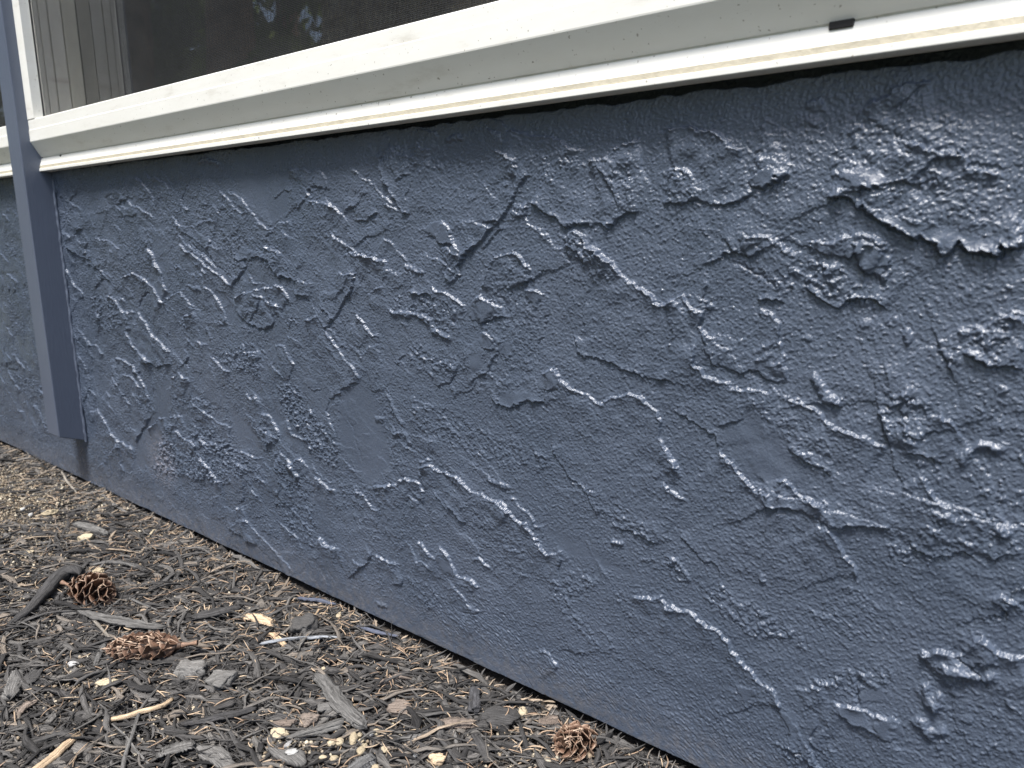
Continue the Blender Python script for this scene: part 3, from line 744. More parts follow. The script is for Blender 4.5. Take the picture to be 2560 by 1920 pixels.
def window(x0, x1, side, label):
    """side: -1 when the batten is at its left end, +1 when at its right end"""
    z0, z1 = .5003, 1.36
    lowp = [(-.0173, .4806), (-.0177, .4810), (-.0177, .4841), (-.0173, .4847), (-.0158, .4848), (-.0158, .4887), (-.0162, .4887),
            (-.0128, .4992), (-.0112, .4996), (-.0112, .5004), (-.0130, .5006), (-.0244, .5204), (-.0246, .5215), (-.0246, .5360), (-.0240, .5364), (-.0240, .5491), (-.0232, .5500),
            (-.0080, .5503), (-.0080, .5533), (.0900, .5560), (.0900, .4900), (-.0035, .4900), (-.0035, .4808)]
    bm = bmesh.new(); extrude_x(bm, lowp, x0, x1)
    extrude_x(bm, [(y, 1.86 - z) for y, z in lowp], x0, x1)
    # jambs
    for a, b_ in ((x0, x0 + .0232), (x1 - .0232, x1)):
        box(bm, a, b_, -.0244, -.0100, .5505, 1.3093)
        i = 1 if a == x0 else -1; e = a if a == x0 else b_
        box(bm, *sorted((e, e + i * .0275)), -.0100, -.0045, .5535, 1.3065)
        box(bm, *sorted((e, e + i * .0250)), -.0045, -.0028, .5545, 1.3)
        box(bm, *sorted((e, e + i * .0280)), -.0028, .0070, .5545, 1.3)
        box(bm, *sorted((e, e + i * .0245)), .0070, .0092, .5545, 1.3)
        box(bm, *sorted((e, e + i * .0280)), .0092, .0250, .5545, 1.3)
        box(bm, *sorted((e, e + i * .0240)), .0250, .0268, .5545, 1.3)
        box(bm, *sorted((e, e + i * .0260)), .0462, .0900, .5545, 1.3)
    fr = bm_obj('window', bm, M['vinyl'], bevel=.0006, seg=2); part(fr); fr['label'] = label
    def sub(o): o.parent = fr; return o
    e, i = (x0, 1) if side < 0 else (x1, -1)
    for e2, i2 in ((x0, 1), (x1, -1)):
        bm = bmesh.new(); box(bm, *sorted((e2, e2 + i2 * .0290)), .0268, .0445, .5560, 1.30)
        sub(bm_obj('sash_stile', bm, M['beige'], bevel=.0005))
    bm = bmesh.new(); box(bm, x0 + .0002, x1 - .0002, -.0166, -.0157, .4849, .4886); sub(bm_obj('groove_strip', bm, M['tan']))
    bm = bmesh.new(); box(bm, x0 + .026, x1 - .026, .0452, .0460, .5562, 1.30); sub(bm_obj('glass', bm, M['glass']))
    # weep holes in the flange: a dark slot and a small round hole
    bm = bmesh.new()
    if side < 0:
        sx = -.1155
        box(bm, sx, sx + .0125, -.0147, -.0118, .4968, .5009)
        b2 = bmesh.new(); box(b2, -1.1225, -1.1190, -.0140, -.0118, .4972, .4996); sub(bm_obj('weep_hole', b2, M['dark'], bevel=.0004))
    else: box(bm, x1 - 1.0, x1 - .988, -.0147, -.0118, .4968, .5009)
    sub(bm_obj('weep_slot', bm, M['dark'], bevel=.0004))
    # insect screen: every wire is real
    xa, xb_, za, zb = x0 + .0270, x1 - .0270, .5504, 1.305
    bm = bmesh.new(); box(bm, xa, xb_, -.0138, -.0118, .5504, .5516); box(bm, *((xa, xa + .0012) if side < 0 else (xb_ - .0012, xb_)), -.0138, -.0118, .5517, zb)
    sub(bm_obj('screen_bead', bm, M['wire']))
    p = .00150; r = .00011; V_, F_ = [], []
    xs = np.arange(xa, xb_, p); zs = np.arange(za, min(zb, .95) if side < 0 else .7, p)
    c4 = np.array([(-r, -r), (r, -r), (r, r), (-r, r)])
    a = np.zeros((len(xs), 2, 4, 3)); a[..., 0] = xs[:, None, None] + c4[None, None, :, 0]; a[..., 1] = -.0128 + c4[None, None, :, 1]
    a[:, 0, :, 2] = za; a[:, 1, :, 2] = zb
    b = np.zeros((len(zs), 2, 4, 3)); b[..., 2] = zs[:, None, None] + c4[None, None, :, 0]; b[..., 1] = -.01245 + c4[None, None, :, 1]
    b[:, 0, :, 0] = xa; b[:, 1, :, 0] = xb_
    allv = np.concatenate([a, b]).reshape(-1, 3); nb_ = len(xs) + len(zs); f1 = grid_faces(2, 4)
    FF = (np.arange(nb_)[:, None, None] * 8 + f1[None]).reshape(-1, 4)
    sub(link('insect_screen', np_mesh('insect_screen', allv, FF, mats=[M['wire']], smooth=False)))
    return fr
w1 = window(-1.1876, .446, -1, 'white vinyl window with insect screen to the right of the batten')
w1.rotation_euler = (0, -.0022, 0); w1.location = (w1.location.x, w1.location.y, w1.location.z + .0027)
window(-3.016, -1.2310, 1, 'white vinyl window just showing at the left edge of the photo')

# ------------------------------------------------------------------ ground
def gz_(x, y):
    """soil height in metres for points in metres"""
    X_, Y_ = x * 1000, y * 1000
    h = -9.5 + 2.2 * pn(X_, Y_, 130, 3, 3) + 1.6 * pn(X_, Y_, 48, 7, 1) + 1.0 * pn(X_, Y_, 19, 1, 9) + .6 * pn(X_, Y_, 7, 5, 5)
    h = h - 2.8 * sst(-28, 4, Y_) * sst(-640, -420, X_)
    h = h + 3.0 * sst(-60, -5, Y_) * sst(-900, -1200, X_)
    return h / 1000
gx = np.linspace(-2.6, .9, 1100); gy = np.linspace(-1.25, .024, 420); X, Y = np.meshgrid(gx, gy)
Zg = gz_(X, Y) + (.7 * pn(X * 1000, Y * 1000, 3.2, 2, 2) + .0) / 1000
edge = sst(0, .12, np.minimum(np.minimum(X + 2.6, .9 - X), Y + 1.25)); Zg = Zg * edge + -.045 * (1 - edge)
co = np.stack([X, Y, Zg], -1).reshape(-1, 3); idx = np.arange(X.size).reshape(X.shape)
F = np.stack([idx[:-1, :-1], idx[:-1, 1:], idx[1:, 1:], idx[1:, :-1]], -1).reshape(-1, 4)
tag(link('soil', np_mesh('soil', co, F, mats=[M['soil']])), kind='structure')
gmat = flat('lawn_ground', (.06, .07, .035), .95, .4, 3)
bm = bmesh.new(); s_ = 150
fv = [bm.verts.new(p) for p in ((-s_, -s_, -.03), (s_, -s_, -.03), (s_, s_, -.03), (-s_, s_, -.03))]; bm.faces.new(fv)
tag(bm_obj('ground', bm, gmat), kind='structure')

# ribbons: many bent slivers in one go
def ribbons(cx, cy, cz, ang, ln, wd, th, bend, arch, pitch, roll, tint, nseg=7, ring=6, rough=.2, taper=.75, wobble=.035):
    N = len(cx); t = np.linspace(-.5, .5, nseg + 1)[None]; tt = np.broadcast_to(t, (N, nseg + 1))
    wob = RNG.normal(0, 1, (N, nseg + 1)) * wobble
    lx = tt * ln[:, None]; ly = (bend[:, None] * (tt ** 2 * 4 - .33) + wob) * ln[:, None] * .35
    lz = arch[:, None] * (.33 - tt ** 2 * 4) * ln[:, None] * .12 + pitch[:, None] * lx
    a = np.linspace(0, 2 * np.pi, ring, endpoint=False)[None, None]
    prof = 1 - taper * np.abs(2 * tt) ** 3.2
    prof = prof * (1 + rough * RNG.normal(0, 1, (N, nseg + 1)))
    prof[:, 0] *= .5; prof[:, -1] *= .5
    jit = 1 + rough * RNG.normal(0, 1, (N, nseg + 1, ring))
    u = np.cos(a) * .5 * wd[:, None, None] * prof[..., None] * jit; v_ = np.sin(a) * .5 * th[:, None, None] * prof[..., None] * jit
    cr, sr = np.cos(roll)[:, None, None], np.sin(roll)[:, None, None]
    u2 = u * cr - v_ * sr; v2 = u * sr + v_ * cr
    # local frame: tangent approx along +x in plan
    px = lx[..., None] + 0 * u2; py = ly[..., None] + u2; pz = lz[..., None] + v2
    ca, sa = np.cos(ang)[:, None, None], np.sin(ang)[:, None, None]
    Xo = cx[:, None, None] + px * ca - py * sa; Yo = cy[:, None, None] + px * sa + py * ca; Zo = cz[:, None, None] + pz
    co = np.stack([Xo, Yo, Zo], -1).reshape(-1, 3)
    F1 = grid_faces(nseg + 1, ring)
    F = (np.arange(N)[:, None, None] * ((nseg + 1) * ring) + F1[None]).reshape(-1, 4)
    uv = np.stack([np.broadcast_to((lx / .02)[..., None], Xo.shape), np.broadcast_to(((np.sin(a / 2) * 1.0)) * (wd[:, None, None] / .006), Xo.shape)], -1).reshape(-1, 2)
    tn = np.broadcast_to(tint[:, None, None], Xo.shape).reshape(-1)
    return co, F, uv, tn
def merge(parts):
    V, F, U, T = [], [], [], []; b = 0
    for co, f, uv, tn in parts: V.append(co); F.append(f + b); U.append(uv); T.append(tn); b += len(co)
    return np.concatenate(V), np.concatenate(F), np.concatenate(U), np.concatenate(T)
def scatter(n, dens=None, outer=False):
    """points over the bed, denser where the picture looks"""
    out_x, out_y = [], []
    while sum(map(len, out_x)) < n:
        x = RNG.uniform(-2.1, .15, n * 3); y = -RNG.uniform(0, .62, n * 3)
        # visible wedge: right of it and in front of the wall
        lim = np.interp(x, [-2.1, -1.6, -.6, -.15, .15], [.12, .10, .40, .12, .10])
        if outer: x = RNG.uniform(-2.5, .8, n * 3); y = -RNG.uniform(0, .85, n * 3); lim = np.interp(x, [-2.1, -1.6, -.6, -.15, .15], [.12, .10, .40, .12, .10]) * (x > -2.1) * (x < .15)
        k = (-y >= lim) if outer else (-y < lim)
        if dens is not None: k &= RNG.uniform(0, 1, len(x)) < dens(x, y)
        out_x.append(x[k]); out_y.append(y[k])
    return np.concatenate(out_x)[:n], np.concatenate(out_y)[:n]
def sandy(x, y):
    g = lambda cx, cy, s: np.exp(-(((x - cx) / s) ** 2 + ((y - cy) / (s * .6)) ** 2))
    return np.clip(g(-1.25, -.10, .17) + g(-.655, -.235, .035) * .8 + g(-.44, -.17, .04) * .8 + g(-.26, -.07, .05) * .6 + g(-.55, -.215, .03) * .5 + g(-.99, -.16, .05) * .5 + g(-.88, -.20, .04) * .6, 0, 1)
def far(x): return sst(-.75, -1.25, x)
parts = []
def bark_layer(n, l0, l1, w0, w1, th, zlo, zhi, tlo, thi, nseg, pitch=.10, dens=None, outer=False):
    x, y = scatter(n, dens, outer); L = np.exp(RNG.uniform(np.log(l0), np.log(l1), n)); W = np.exp(RNG.uniform(np.log(w0), np.log(w1), n))
    ang = np.where(RNG.uniform(0, 1, n) < .62, RNG.normal(R(28), R(32), n), RNG.uniform(0, np.pi, n))
    y = np.minimum(y, -.002 - np.abs(np.sin(ang)) * L * .5 * .93)
    z = gz_(x, y) + RNG.uniform(zlo, zhi, n)
    tint = np.clip(RNG.beta(1.6, 2.6, n) * (thi - tlo) + tlo, 0, 1)
    tint = np.where(RNG.uniform(0, 1, n) < .035 + .20 * far(x), RNG.uniform(.70, 1, n), tint)
    parts.append(ribbons(x, y, z, ang, L, W, W * RNG.uniform(th * .6, th * 1.4, n), RNG.normal(0, .45, n), RNG.normal(.3, .8, n), RNG.normal(0, pitch, n), RNG.normal(0, .5, n), tint, nseg))
nsand = lambda x, y: 1 - .93 * sandy(x, y)
bark_layer(7000, .006, .034, .0016, .0060, .4, -.001, .003, 0, .8, 5, .06, lambda x, y: 1 - .75 * sandy(x, y))
bark_layer(6500, .010, .055, .0013, .0062, .45, .001, .006, 0, .95, 7, .09, nsand)
bark_layer(4200, .020, .095, .0010, .0065, .40, .003, .008, 0, .9, 8, .08, nsand)
bark_layer(1500, .012, .036, .005, .013, .28, .002, .006, .1, .85, 6, .12, nsand)
bark_layer(4200, .008, .045, .0004, .0011, .9, .004, .010, .0, 1, 8, .14, nsand)
bark_layer(15000, .012, .060, .0025, .010, .35, .000, .006, 0, .85, 4, .07, None, True)
n = 420; x = RNG.uniform(-1.7, -.12, n); L = RNG.uniform(.008, .026, n); ang = RNG.normal(R(70), R(40), n); y = -.001 - np.abs(np.sin(ang)) * L * .47 - np.abs(RNG.normal(0, .002, n))
parts.append(ribbons(x, y, gz_(x, y) + RNG.uniform(.003, .009, n), ang, L, RNG.uniform(.0008, .004, n), RNG.uniform(.0006, .0012, n), RNG.normal(0, .3, n), RNG.normal(0, .5, n), np.where(np.sin(ang) > 0, 1, -1) * RNG.uniform(.0, .55, n), RNG.normal(0, .5, n), RNG.uniform(0, 1, n), 6))
co, F, uv, tn = merge(parts)
tag(link('bark_mulch', np_mesh('bark_mulch', co, F, uv, tn, [M['bark']], smooth=False)), 'bed of dark shredded bark mulch along the foot of the stucco wall', 'mulch', kind='stuff')
# needles
def nd_dens(x, y): return np.clip(.10 + .9 * np.exp(-((x + .55) / .42) ** 2) * np.exp(y / .11) + .3 * np.exp(-((x + .85) / .2) ** 2) * np.exp(y / .1), 0, 1)
n = 2000; x, y = scatter(n, nd_dens); ang = RNG.uniform(0, np.pi, n); L = RNG.uniform(.007, .020, n); y = np.minimum(y, -.003 - np.abs(np.sin(ang)) * L * .45)
z = gz_(x, y) + RNG.uniform(.004, .0105, n); W = RNG.uniform(.0008, .0014, n)
nd_ = ribbons(x, y, z, ang, L, W, W * .6, RNG.normal(0, .22, n), RNG.normal(.3, .6, n), RNG.normal(0, .16, n), RNG.normal(0, .6, n), RNG.uniform(0, 1, n), 5, 4, .08, .6, .012)
tag(link('dry_needles', np_mesh('dry_needles', *nd_, [M['needle']])), 'tan fir needles sprinkled over the bark mulch near the wall', 'needles', kind='stuff')
# grit: tiny crumbs
ico = bmesh.new(); bmesh.ops.create_icosphere(ico, subdivisions=1, radius=1); iv = np.array([v.co[:] for v in ico.verts]); if_ = np.array([[v.index for v in f.verts] for f in ico.faces]); ico.free()
n = 15000; x, y = scatter(n, lambda a, b: .04 + sandy(a, b)); s = np.exp(RNG.uniform(np.log(.0004), np.log(.0019), n)) * np.where(RNG.uniform(0, 1, n) < .03, 1.6, 1); y = np.minimum(y, -.003)
z = gz_(x, y) + RNG.uniform(.001, .0065, n)
V = iv[None] * (1 + .25 * RNG.normal(0, 1, (n, len(iv), 1))) * s[:, None, None] * RNG.uniform(.6, 1.2, (n, 1, 3)); V[..., 0] += x[:, None]; V[..., 1] += y[:, None]; V[..., 2] += z[:, None]
F = (np.arange(n)[:, None, None] * len(iv) + if_[None]).reshape(-1, 3)
tn = np.repeat(RNG.beta(1.6, 1.5, n), len(iv)); uvv = V.reshape(-1, 3)[:, :2] * 300
tag(link('grit', np_mesh('grit', V.reshape(-1, 3), F, uvv, tn, [M['grit']])), 'pale sandy grit and crumbs showing between the bark pieces', 'grit', kind='stuff')

# ------------------------------------------------------------------ single pieces lying on the mulch
ITEMS = [
('strip', 'bark_root', 'bark piece', 'dark', 0.8, [(-862.9, -151.3), (-881.1, -153.9), (-872.2, -169.7), (-852.0, -186.3), (-837.4, -200.5), (-819.4, -217.8), (-809.7, -237.4)], [21.7, 19.7, 17.1, 14.5, 12.1, 9.7, 7.5], 'thick bent dark root of bark behind the smaller pine cone'),
('strip', 'bark_strip', 'bark piece', 'grey', 0.25, [(-789.3, -180.6), (-757.7, -177.5), (-732.6, -169.6), (-708.8, -162.4), (-689.0, -153.7), (-678.5, -141.4)], [6.8, 9.9, 12.5, 12.2, 11.2, 7.0], 'long grey bark slab lying across between the two pine cones'),
('strip', 'twig', 'twig', 'pale', 0.8, [(-796.0, -176.2), (-758.0, -180.0), (-732.6, -182.8), (-698.7, -186.2), (-683.6, -182.7)], [1.9, 2.4, 2.8, 2.5, 2.2], 'pale grey twig slanting down from the smaller cone to the larger cone'),
('strip', 'bark_strip', 'bark piece', 'grey', 0.35, [(-708.1, -187.3), (-692.1, -199.1), (-669.9, -214.1)], [4.9, 6.6, 4.4], 'short split grey bark strip at the tip of the larger pine cone'),
('strip', 'bark_chunk', 'bark piece', 'grey', 0.5, [(-715.3, -261.3), (-700.6, -269.0), (-679.9, -279.2)], [8.2, 11.1, 11.9], 'rounded grey bark chunk by the left edge of the picture'),
('strip', 'bark_chunk', 'bark piece', 'dark', 0.4, [(-704.0, -249.1), (-696.0, -257.0), (-689.2, -263.6)], [8.4, 11.9, 9.8], 'dark square bark chunk beside the rounded grey one at the left edge'),
('strip', 'bark_strip', 'bark piece', 'brown', 0.35, [(-658.5, -270.6), (-653.7, -277.7), (-646.5, -286.7)], [9.0, 6.7, 4.5], 'pinkish brown bark strip lower left below the sandy patch'),
('blob', 'wood_chip', 'wood chip', 'cream', 0.25, [(-633.6, -219.4)], [8.9, 5.0, 0.65], 'oval cream wood chip just below the larger pine cone'),
('blob', 'pebble', 'pebble', 'white', 0.6, [(-692.3, -223.9)], [5.3, 3.6, 0.65], 'small oval grey and white pebble left of the larger pine cone'),
('strip', 'twig', 'twig', 'grey', 0.9, [(-756.3, -171.8), (-767.7, -156.9), (-777.5, -142.2)], [2.6, 2.4, 2.3], 'short straight grey twig leaning on the tip of the smaller pine cone'),
('strip', 'twig', 'twig', 'grey', 0.8, [(-773.2, -136.4), (-747.3, -134.0), (-719.9, -130.0)], [3.2, 2.3, 1.7], 'short grey twig pointing away to the right of the smaller cone'),
('strip', 'twig', 'twig', 'tan', 0.95, [(-582.7, -248.4), (-577.4, -241.5), (-568.8, -231.6), (-566.4, -222.1), (-562.3, -213.3), (-560.4, -204.7), (-563.2, -198.0), (-564.9, -194.8)], [3.2, 4.0, 4.3, 4.7, 4.3, 4.4, 4.0, 3.0], 'smooth tan twig curving up at its right end below the larger cone'),
('strip', 'stick', 'twig', 'tan', 0.9, [(-559.2, -310.1), (-562.9, -297.4), (-566.3, -287.4), (-572.5, -277.8), (-578.5, -267.4), (-581.8, -259.6)], [7.2, 6.9, 6.6, 6.8, 5.6, 3.8], 'broken tan stick running out of the bottom left edge of the picture'),
('strip', 'bark_strip', 'bark piece', 'dark', 0.4, [(-602.2, -296.8), (-597.0, -285.4), (-591.8, -271.8), (-575.7, -261.5)], [6.2, 7.7, 6.8, 4.1], 'dark bark strip lying over the end of the broken tan stick'),
('strip', 'twig', 'twig', 'grey', 0.9, [(-604.5, -177.5), (-586.4, -199.2), (-568.7, -221.1), (-542.8, -238.8), (-524.6, -253.1), (-506.1, -264.0)], [1.7, 2.3, 2.7, 3.1, 3.6, 3.7], 'long thin grey twig crossing over the smooth tan twig'),
('strip', 'twig', 'twig', 'grey', 0.9, [(-574.0, -241.7), (-547.2, -242.2), (-522.0, -245.2), (-498.0, -245.6)], [1.3, 1.8, 2.0, 1.8], 'thin bent twig running down right from the smooth tan twig'),
('strip', 'bark_plank', 'bark piece', 'grey', 0.22, [(-492.2, -97.7), (-464.3, -106.4), (-442.9, -114.3), (-416.6, -118.8), (-403.1, -120.2)], [11.0, 12.2, 13.8, 12.4, 10.0], 'flat grey bark plank slanting down to the cluster of cream pebbles'),
('blob', 'bark_chunk', 'bark piece', 'grey', 0.4, [(-447.4, -123.2)], [7.3, 5.9, 0.65], 'small grey bark lump touching the side of the flat bark plank'),
('blob', 'seed_husk', 'seed husk', 'cream', 0.5, [(-495.5, -89.7)], [3.2, 5.7, 0.65], 'cream seed husk at the upper end of the flat bark plank'),
('blob', 'bark_chunk', 'bark piece', 'grey', 0.6, [(-589.1, -164.4)], [14.9, 10.0, 0.65], "lumpy grey bark chunk just right of the larger cone's stalk end"),
('blob', 'bark_chunk', 'bark piece', 'grey', 0.4, [(-552.1, -155.8)], [11.2, 11.7, 0.65], 'squarish grey bark block right of the lumpy grey chunk'),
('strip', 'bark_strip', 'bark piece', 'dark', 0.45, [(-673.5, -117.6), (-664.1, -105.0), (-659.9, -87.8), (-656.9, -71.2)], [10.4, 14.7, 14.1, 7.1], 'dark charcoal bark log between the cones and the wall foot'),
('strip', 'wood_splinter', 'wood splinter', 'tan', 0.35, [(-639.2, -80.4), (-625.4, -74.0), (-601.6, -69.4)], [8.5, 12.3, 9.9], 'striped light brown wood splinter in front of the blue sliver'),
('blob', 'bark_chunk', 'bark piece', 'dark', 0.5, [(-571.4, -52.9)], [12.8, 14.8, 0.65], 'ridged dark bark lump in front of the wall near the blue slivers'),
('strip', 'painted_stick', 'stick', 'paint_white', 0.7, [(-581.0, -99.4), (-571.7, -88.6), (-553.7, -70.0), (-539.5, -54.7), (-526.9, -44.6)], [3.5, 4.6, 4.5, 4.5, 2.9], 'straight stick splashed with pale paint under a short brown plank'),
('strip', 'wood_chip', 'wood chip', 'tan', 0.35, [(-588.0, -81.2), (-571.6, -83.7), (-557.4, -86.2)], [6.2, 7.6, 6.1], 'short grey brown plank lying across the pale painted stick'),
('strip', 'twig', 'twig', 'pale', 0.8, [(-556.8, -96.4), (-548.2, -80.4), (-539.2, -60.2)], [1.3, 2.1, 1.2], 'thin curved pale twig right below the pale painted stick'),
('strip', 'painted_sliver', 'wood sliver', 'blue', 0.3, [(-626.7, -21.2), (-602.1, -13.1), (-579.5, -6.2)], [4.7, 6.0, 2.8], 'blue painted wood sliver touching the foot of the wall, left one'),
('strip', 'painted_sliver', 'wood sliver', 'blue', 0.3, [(-525.8, -23.3), (-503.1, -18.8), (-480.6, -9.1)], [2.9, 5.2, 2.5], 'blue painted wood sliver half under the wall, right one'),
('blob', 'bud', 'bud', 'cream', 0.7, [(-562.6, -16.2)], [3.1, 7.8, 0.65], 'cream bud with a blue painted top lying by the wall foot'),
('strip', 'twig', 'twig', 'tan', 0.8, [(-594.5, -13.2), (-585.9, -27.0), (-577.6, -40.2)], [2.3, 2.9, 1.8], 'short tan wood splinter standing near the blue slivers'),
('blob', 'wood_chip', 'wood chip', 'cream', 0.35, [(-454.9, -164.7)], [7.3, 5.7, 0.65], 'large cream wood chip below the middle of the bark bed'),
('blob', 'bark_chunk', 'bark piece', 'brown', 0.4, [(-461.7, -155.8)], [8.9, 4.1, 0.65], 'grey brown flake tucked behind the large cream wood chip'),
('strip', 'bark_strip', 'bark piece', 'dark', 0.4, [(-528.2, -207.5), (-512.9, -190.7), (-502.7, -172.5), (-497.9, -157.3)], [4.9, 8.3, 7.9, 5.8], 'long dark bark strip with pale flecks left of the cream chip'),
('quad', 'bark_chip', 'bark piece', 'grey', 7.0, [(-494.5, -214.0), (-477.6, -201.1), (-463.4, -202.3), (-445.8, -207.7), (-453.8, -215.3), (-481.1, -218.8)], [], 'broad flat grey bark flake near the bottom edge'),
('strip', 'bark_strip', 'bark piece', 'grey', 0.3, [(-504.7, -235.4), (-499.4, -225.4), (-494.5, -214.0)], [8.1, 11.1, 8.3], 'broad grey bark strip left of the broad flat flake'),
('strip', 'bark_strip', 'bark piece', 'dark', 0.6, [(-498.5, -184.8), (-474.0, -192.1), (-448.2, -198.1)], [2.3, 3.1, 2.3], 'thin dark bark strip standing steeply beside the broad flat flake'),
('strip', 'bark_chunk', 'bark piece', 'streak', 0.5, [(-374.6, -161.7), (-372.3, -150.2), (-371.3, -139.3)], [8.6, 12.5, 9.6], 'dark bark chunk streaked with white beside the cream pebbles'),
('quad', 'paint_chip', 'bark piece', 'grey', 8.0, [(-446.1, -181.6), (-418.4, -165.7), (-403.8, -175.6), (-410.2, -180.6), (-432.1, -184.3)], [], 'grey bark chip splashed with two spots of white paint'),
('strip', 'bark_strip', 'bark piece', 'grey', 0.4, [(-442.4, -166.4), (-432.0, -147.2), (-419.8, -126.3)], [6.9, 9.3, 10.7], 'grey bark strip running up to the lower end of the flat plank'),
('blob', 'bark_chunk', 'bark piece', 'brown', 0.5, [(-448.2, -141.3)], [7.6, 6.2, 0.65], 'olive brown bark lump above the grey strip near the flat plank'),
('blob', 'pebble', 'pebble', 'cream', 0.8, [(-411.0, -147.1)], [3.3, 2.9, 0.65], "cream pebble, leftmost of the cluster by the flat plank's end"),
('blob', 'pebble', 'pebble', 'cream', 0.8, [(-406.4, -142.3)], [3.3, 3.5, 0.65], 'small cream pebble second from the left in the pebble cluster'),
('blob', 'pebble', 'pebble', 'cream', 0.8, [(-400.1, -134.0)], [3.2, 5.8, 0.65], 'upright oblong cream pebble, largest of the cluster'),
('blob', 'pebble', 'pebble', 'cream', 0.8, [(-400.0, -127.6)], [2.1, 2.3, 0.65], 'tiny cream pebble touching the top right of the oblong pebble'),
('blob', 'pebble', 'pebble', 'cream', 0.8, [(-394.0, -131.2)], [2.2, 2.4, 0.65], 'tiny cream pebble touching the right side of the oblong pebble'),
('blob', 'pebble', 'pebble', 'cream', 0.8, [(-387.3, -133.9)], [2.5, 2.5, 0.65], 'small cream pebble below the right side of the oblong pebble'),
('blob', 'pebble', 'pebble', 'cream', 0.8, [(-384.9, -139.3)], [3.6, 3.8, 0.65], 'round cream pebble right under the oblong pebble'),
('blob', 'pebble', 'pebble', 'cream', 0.8, [(-392.6, -116.3)], [3.1, 3.4, 0.65], 'cream pebble at the upper right of the pebble cluster'),
('blob', 'pebble', 'pebble', 'white', 0.8, [(-394.2, -120.2)], [1.9, 2.1, 0.65], 'tiny white pebble beside the upper right pebble of the cluster'),
('blob', 'pebble', 'pebble', 'cream', 0.8, [(-379.7, -120.3)], [1.6, 2.2, 0.65], 'small upright cream pebble at the right edge of the cluster'),
('blob', 'pebble', 'pebble', 'cream', 0.8, [(-372.0, -127.4)], [3.3, 3.0, 0.65], 'flat cream pebble low on the right side of the cluster'),
('blob', 'pebble', 'pebble', 'cream', 0.8, [(-403.8, -160.6)], [3.1, 2.1, 0.65], 'flat cream pebble low on the left side of the cluster'),
('blob', 'pebble', 'pebble', 'cream', 0.8, [(-397.1, -156.1)], [3.4, 2.6, 0.65], 'flat cream pebble in the lower middle of the cluster'),
('blob', 'pebble', 'pebble', 'cream', 0.8, [(-363.4, -144.7)], [3.6, 3.4, 0.65], 'cream pebble at the bottom edge right of the streaked chunk'),
('blob', 'pebble', 'pebble', 'cream', 0.8, [(-356.1, -144.8)], [3.2, 2.7, 0.65], 'cream pebble lowest of all by the bottom edge of the picture'),
('blob', 'pebble', 'pebble', 'cream', 0.8, [(-380.5, -163.4)], [2.9, 2.8, 0.65], 'cream pebble at the bottom edge left of the streaked chunk'),
('blob', 'pebble', 'pebble', 'cream', 0.8, [(-401.1, -180.5)], [2.2, 1.7, 0.65], 'small cream pebble at the bottom edge right of the white splashed chip'),
('blob', 'pebble', 'pebble', 'cream', 0.8, [(-541.5, -188.8)], [1.6, 1.7, 0.65], 'tiny cream pebble alone near the right end of the smooth tan twig'),
('blob', 'pebble', 'pebble', 'cream', 0.8, [(-390.8, -100.8)], [1.7, 1.5, 0.65], 'tiny cream pebble alone to the right of the cluster'),
('blob', 'bark_chip', 'bark piece', 'dark', 0.28, [(-325.5, -41.5)], [14.2, 12.1, 0.65], 'large dark oval bark disc left of the cream pebble near the wall'),
('blob', 'bark_chip', 'bark piece', 'brown', 0.4, [(-397.5, -84.2)], [9.5, 7.1, 0.65], 'brown oval bark chip lying among tan needles'),
('blob', 'pebble', 'pebble', 'cream', 0.7, [(-314.8, -23.3)], [3.9, 5.0, 0.65], 'lone cream pebble right of the dark oval bark disc'),
('blob', 'pebble', 'pebble', 'cream', 0.8, [(-358.3, -22.7)], [1.1, 1.4, 0.65], 'tiny tan pebble in front of the wall above the oval bark disc'),
('strip', 'bark_strip', 'bark piece', 'dark', 0.5, [(-391.4, -96.2), (-375.0, -78.5), (-364.5, -63.4), (-353.3, -48.6)], [4.3, 5.2, 4.8, 2.9], 'narrow dark bark strip under the brown oval chip'),
('strip', 'bark_chunk', 'bark piece', 'brown', 0.4, [(-358.0, -80.9), (-348.1, -70.8), (-337.8, -60.4)], [9.1, 11.4, 8.0], 'grey brown wood block below the narrow dark strip'),
('strip', 'bark_strip', 'bark piece', 'dark', 0.35, [(-329.8, -69.1), (-315.2, -77.0), (-301.0, -86.4)], [4.7, 6.8, 5.1], 'dark bark strip pointing down below the large oval disc'),
('strip', 'bark_strip', 'bark piece', 'dark', 0.4, [(-361.8, -87.1), (-338.2, -94.6), (-319.0, -100.9), (-302.3, -105.1)], [3.6, 3.1, 3.4, 2.3], 'long thin dark strip running diagonally to the bottom edge'),
('strip', 'bark_strip', 'bark piece', 'grey', 0.5, [(-345.5, -76.3), (-332.7, -87.3), (-322.0, -98.8)], [2.4, 2.9, 2.0], 'short grey upright strip crossing the long diagonal one'),
('strip', 'bark_strip', 'bark piece', 'grey', 0.4, [(-373.3, -116.8), (-363.8, -104.8), (-353.7, -93.1)], [3.2, 6.1, 4.4], 'grey splintered strip pointing at the white pebble'),
('strip', 'bark_chunk', 'bark piece', 'brown', 0.5, [(-294.3, -27.1), (-288.7, -21.1), (-282.3, -16.2)], [7.9, 9.8, 8.0], 'small brown block behind the cone beside the wall'),
('strip', 'bark_chip', 'bark piece', 'char', 0.25, [(-367.8, -22.9), (-358.6, -35.2), (-347.3, -48.5)], [8.2, 9.6, 11.6], 'charcoal bark flake behind the large oval disc'),
('strip', 'twig', 'twig', 'brown', 0.6, [(-440.2, -72.3), (-433.9, -53.2), (-419.8, -46.5)], [5.4, 4.9, 3.5], 'brown curved twig among needles left of the wall'),
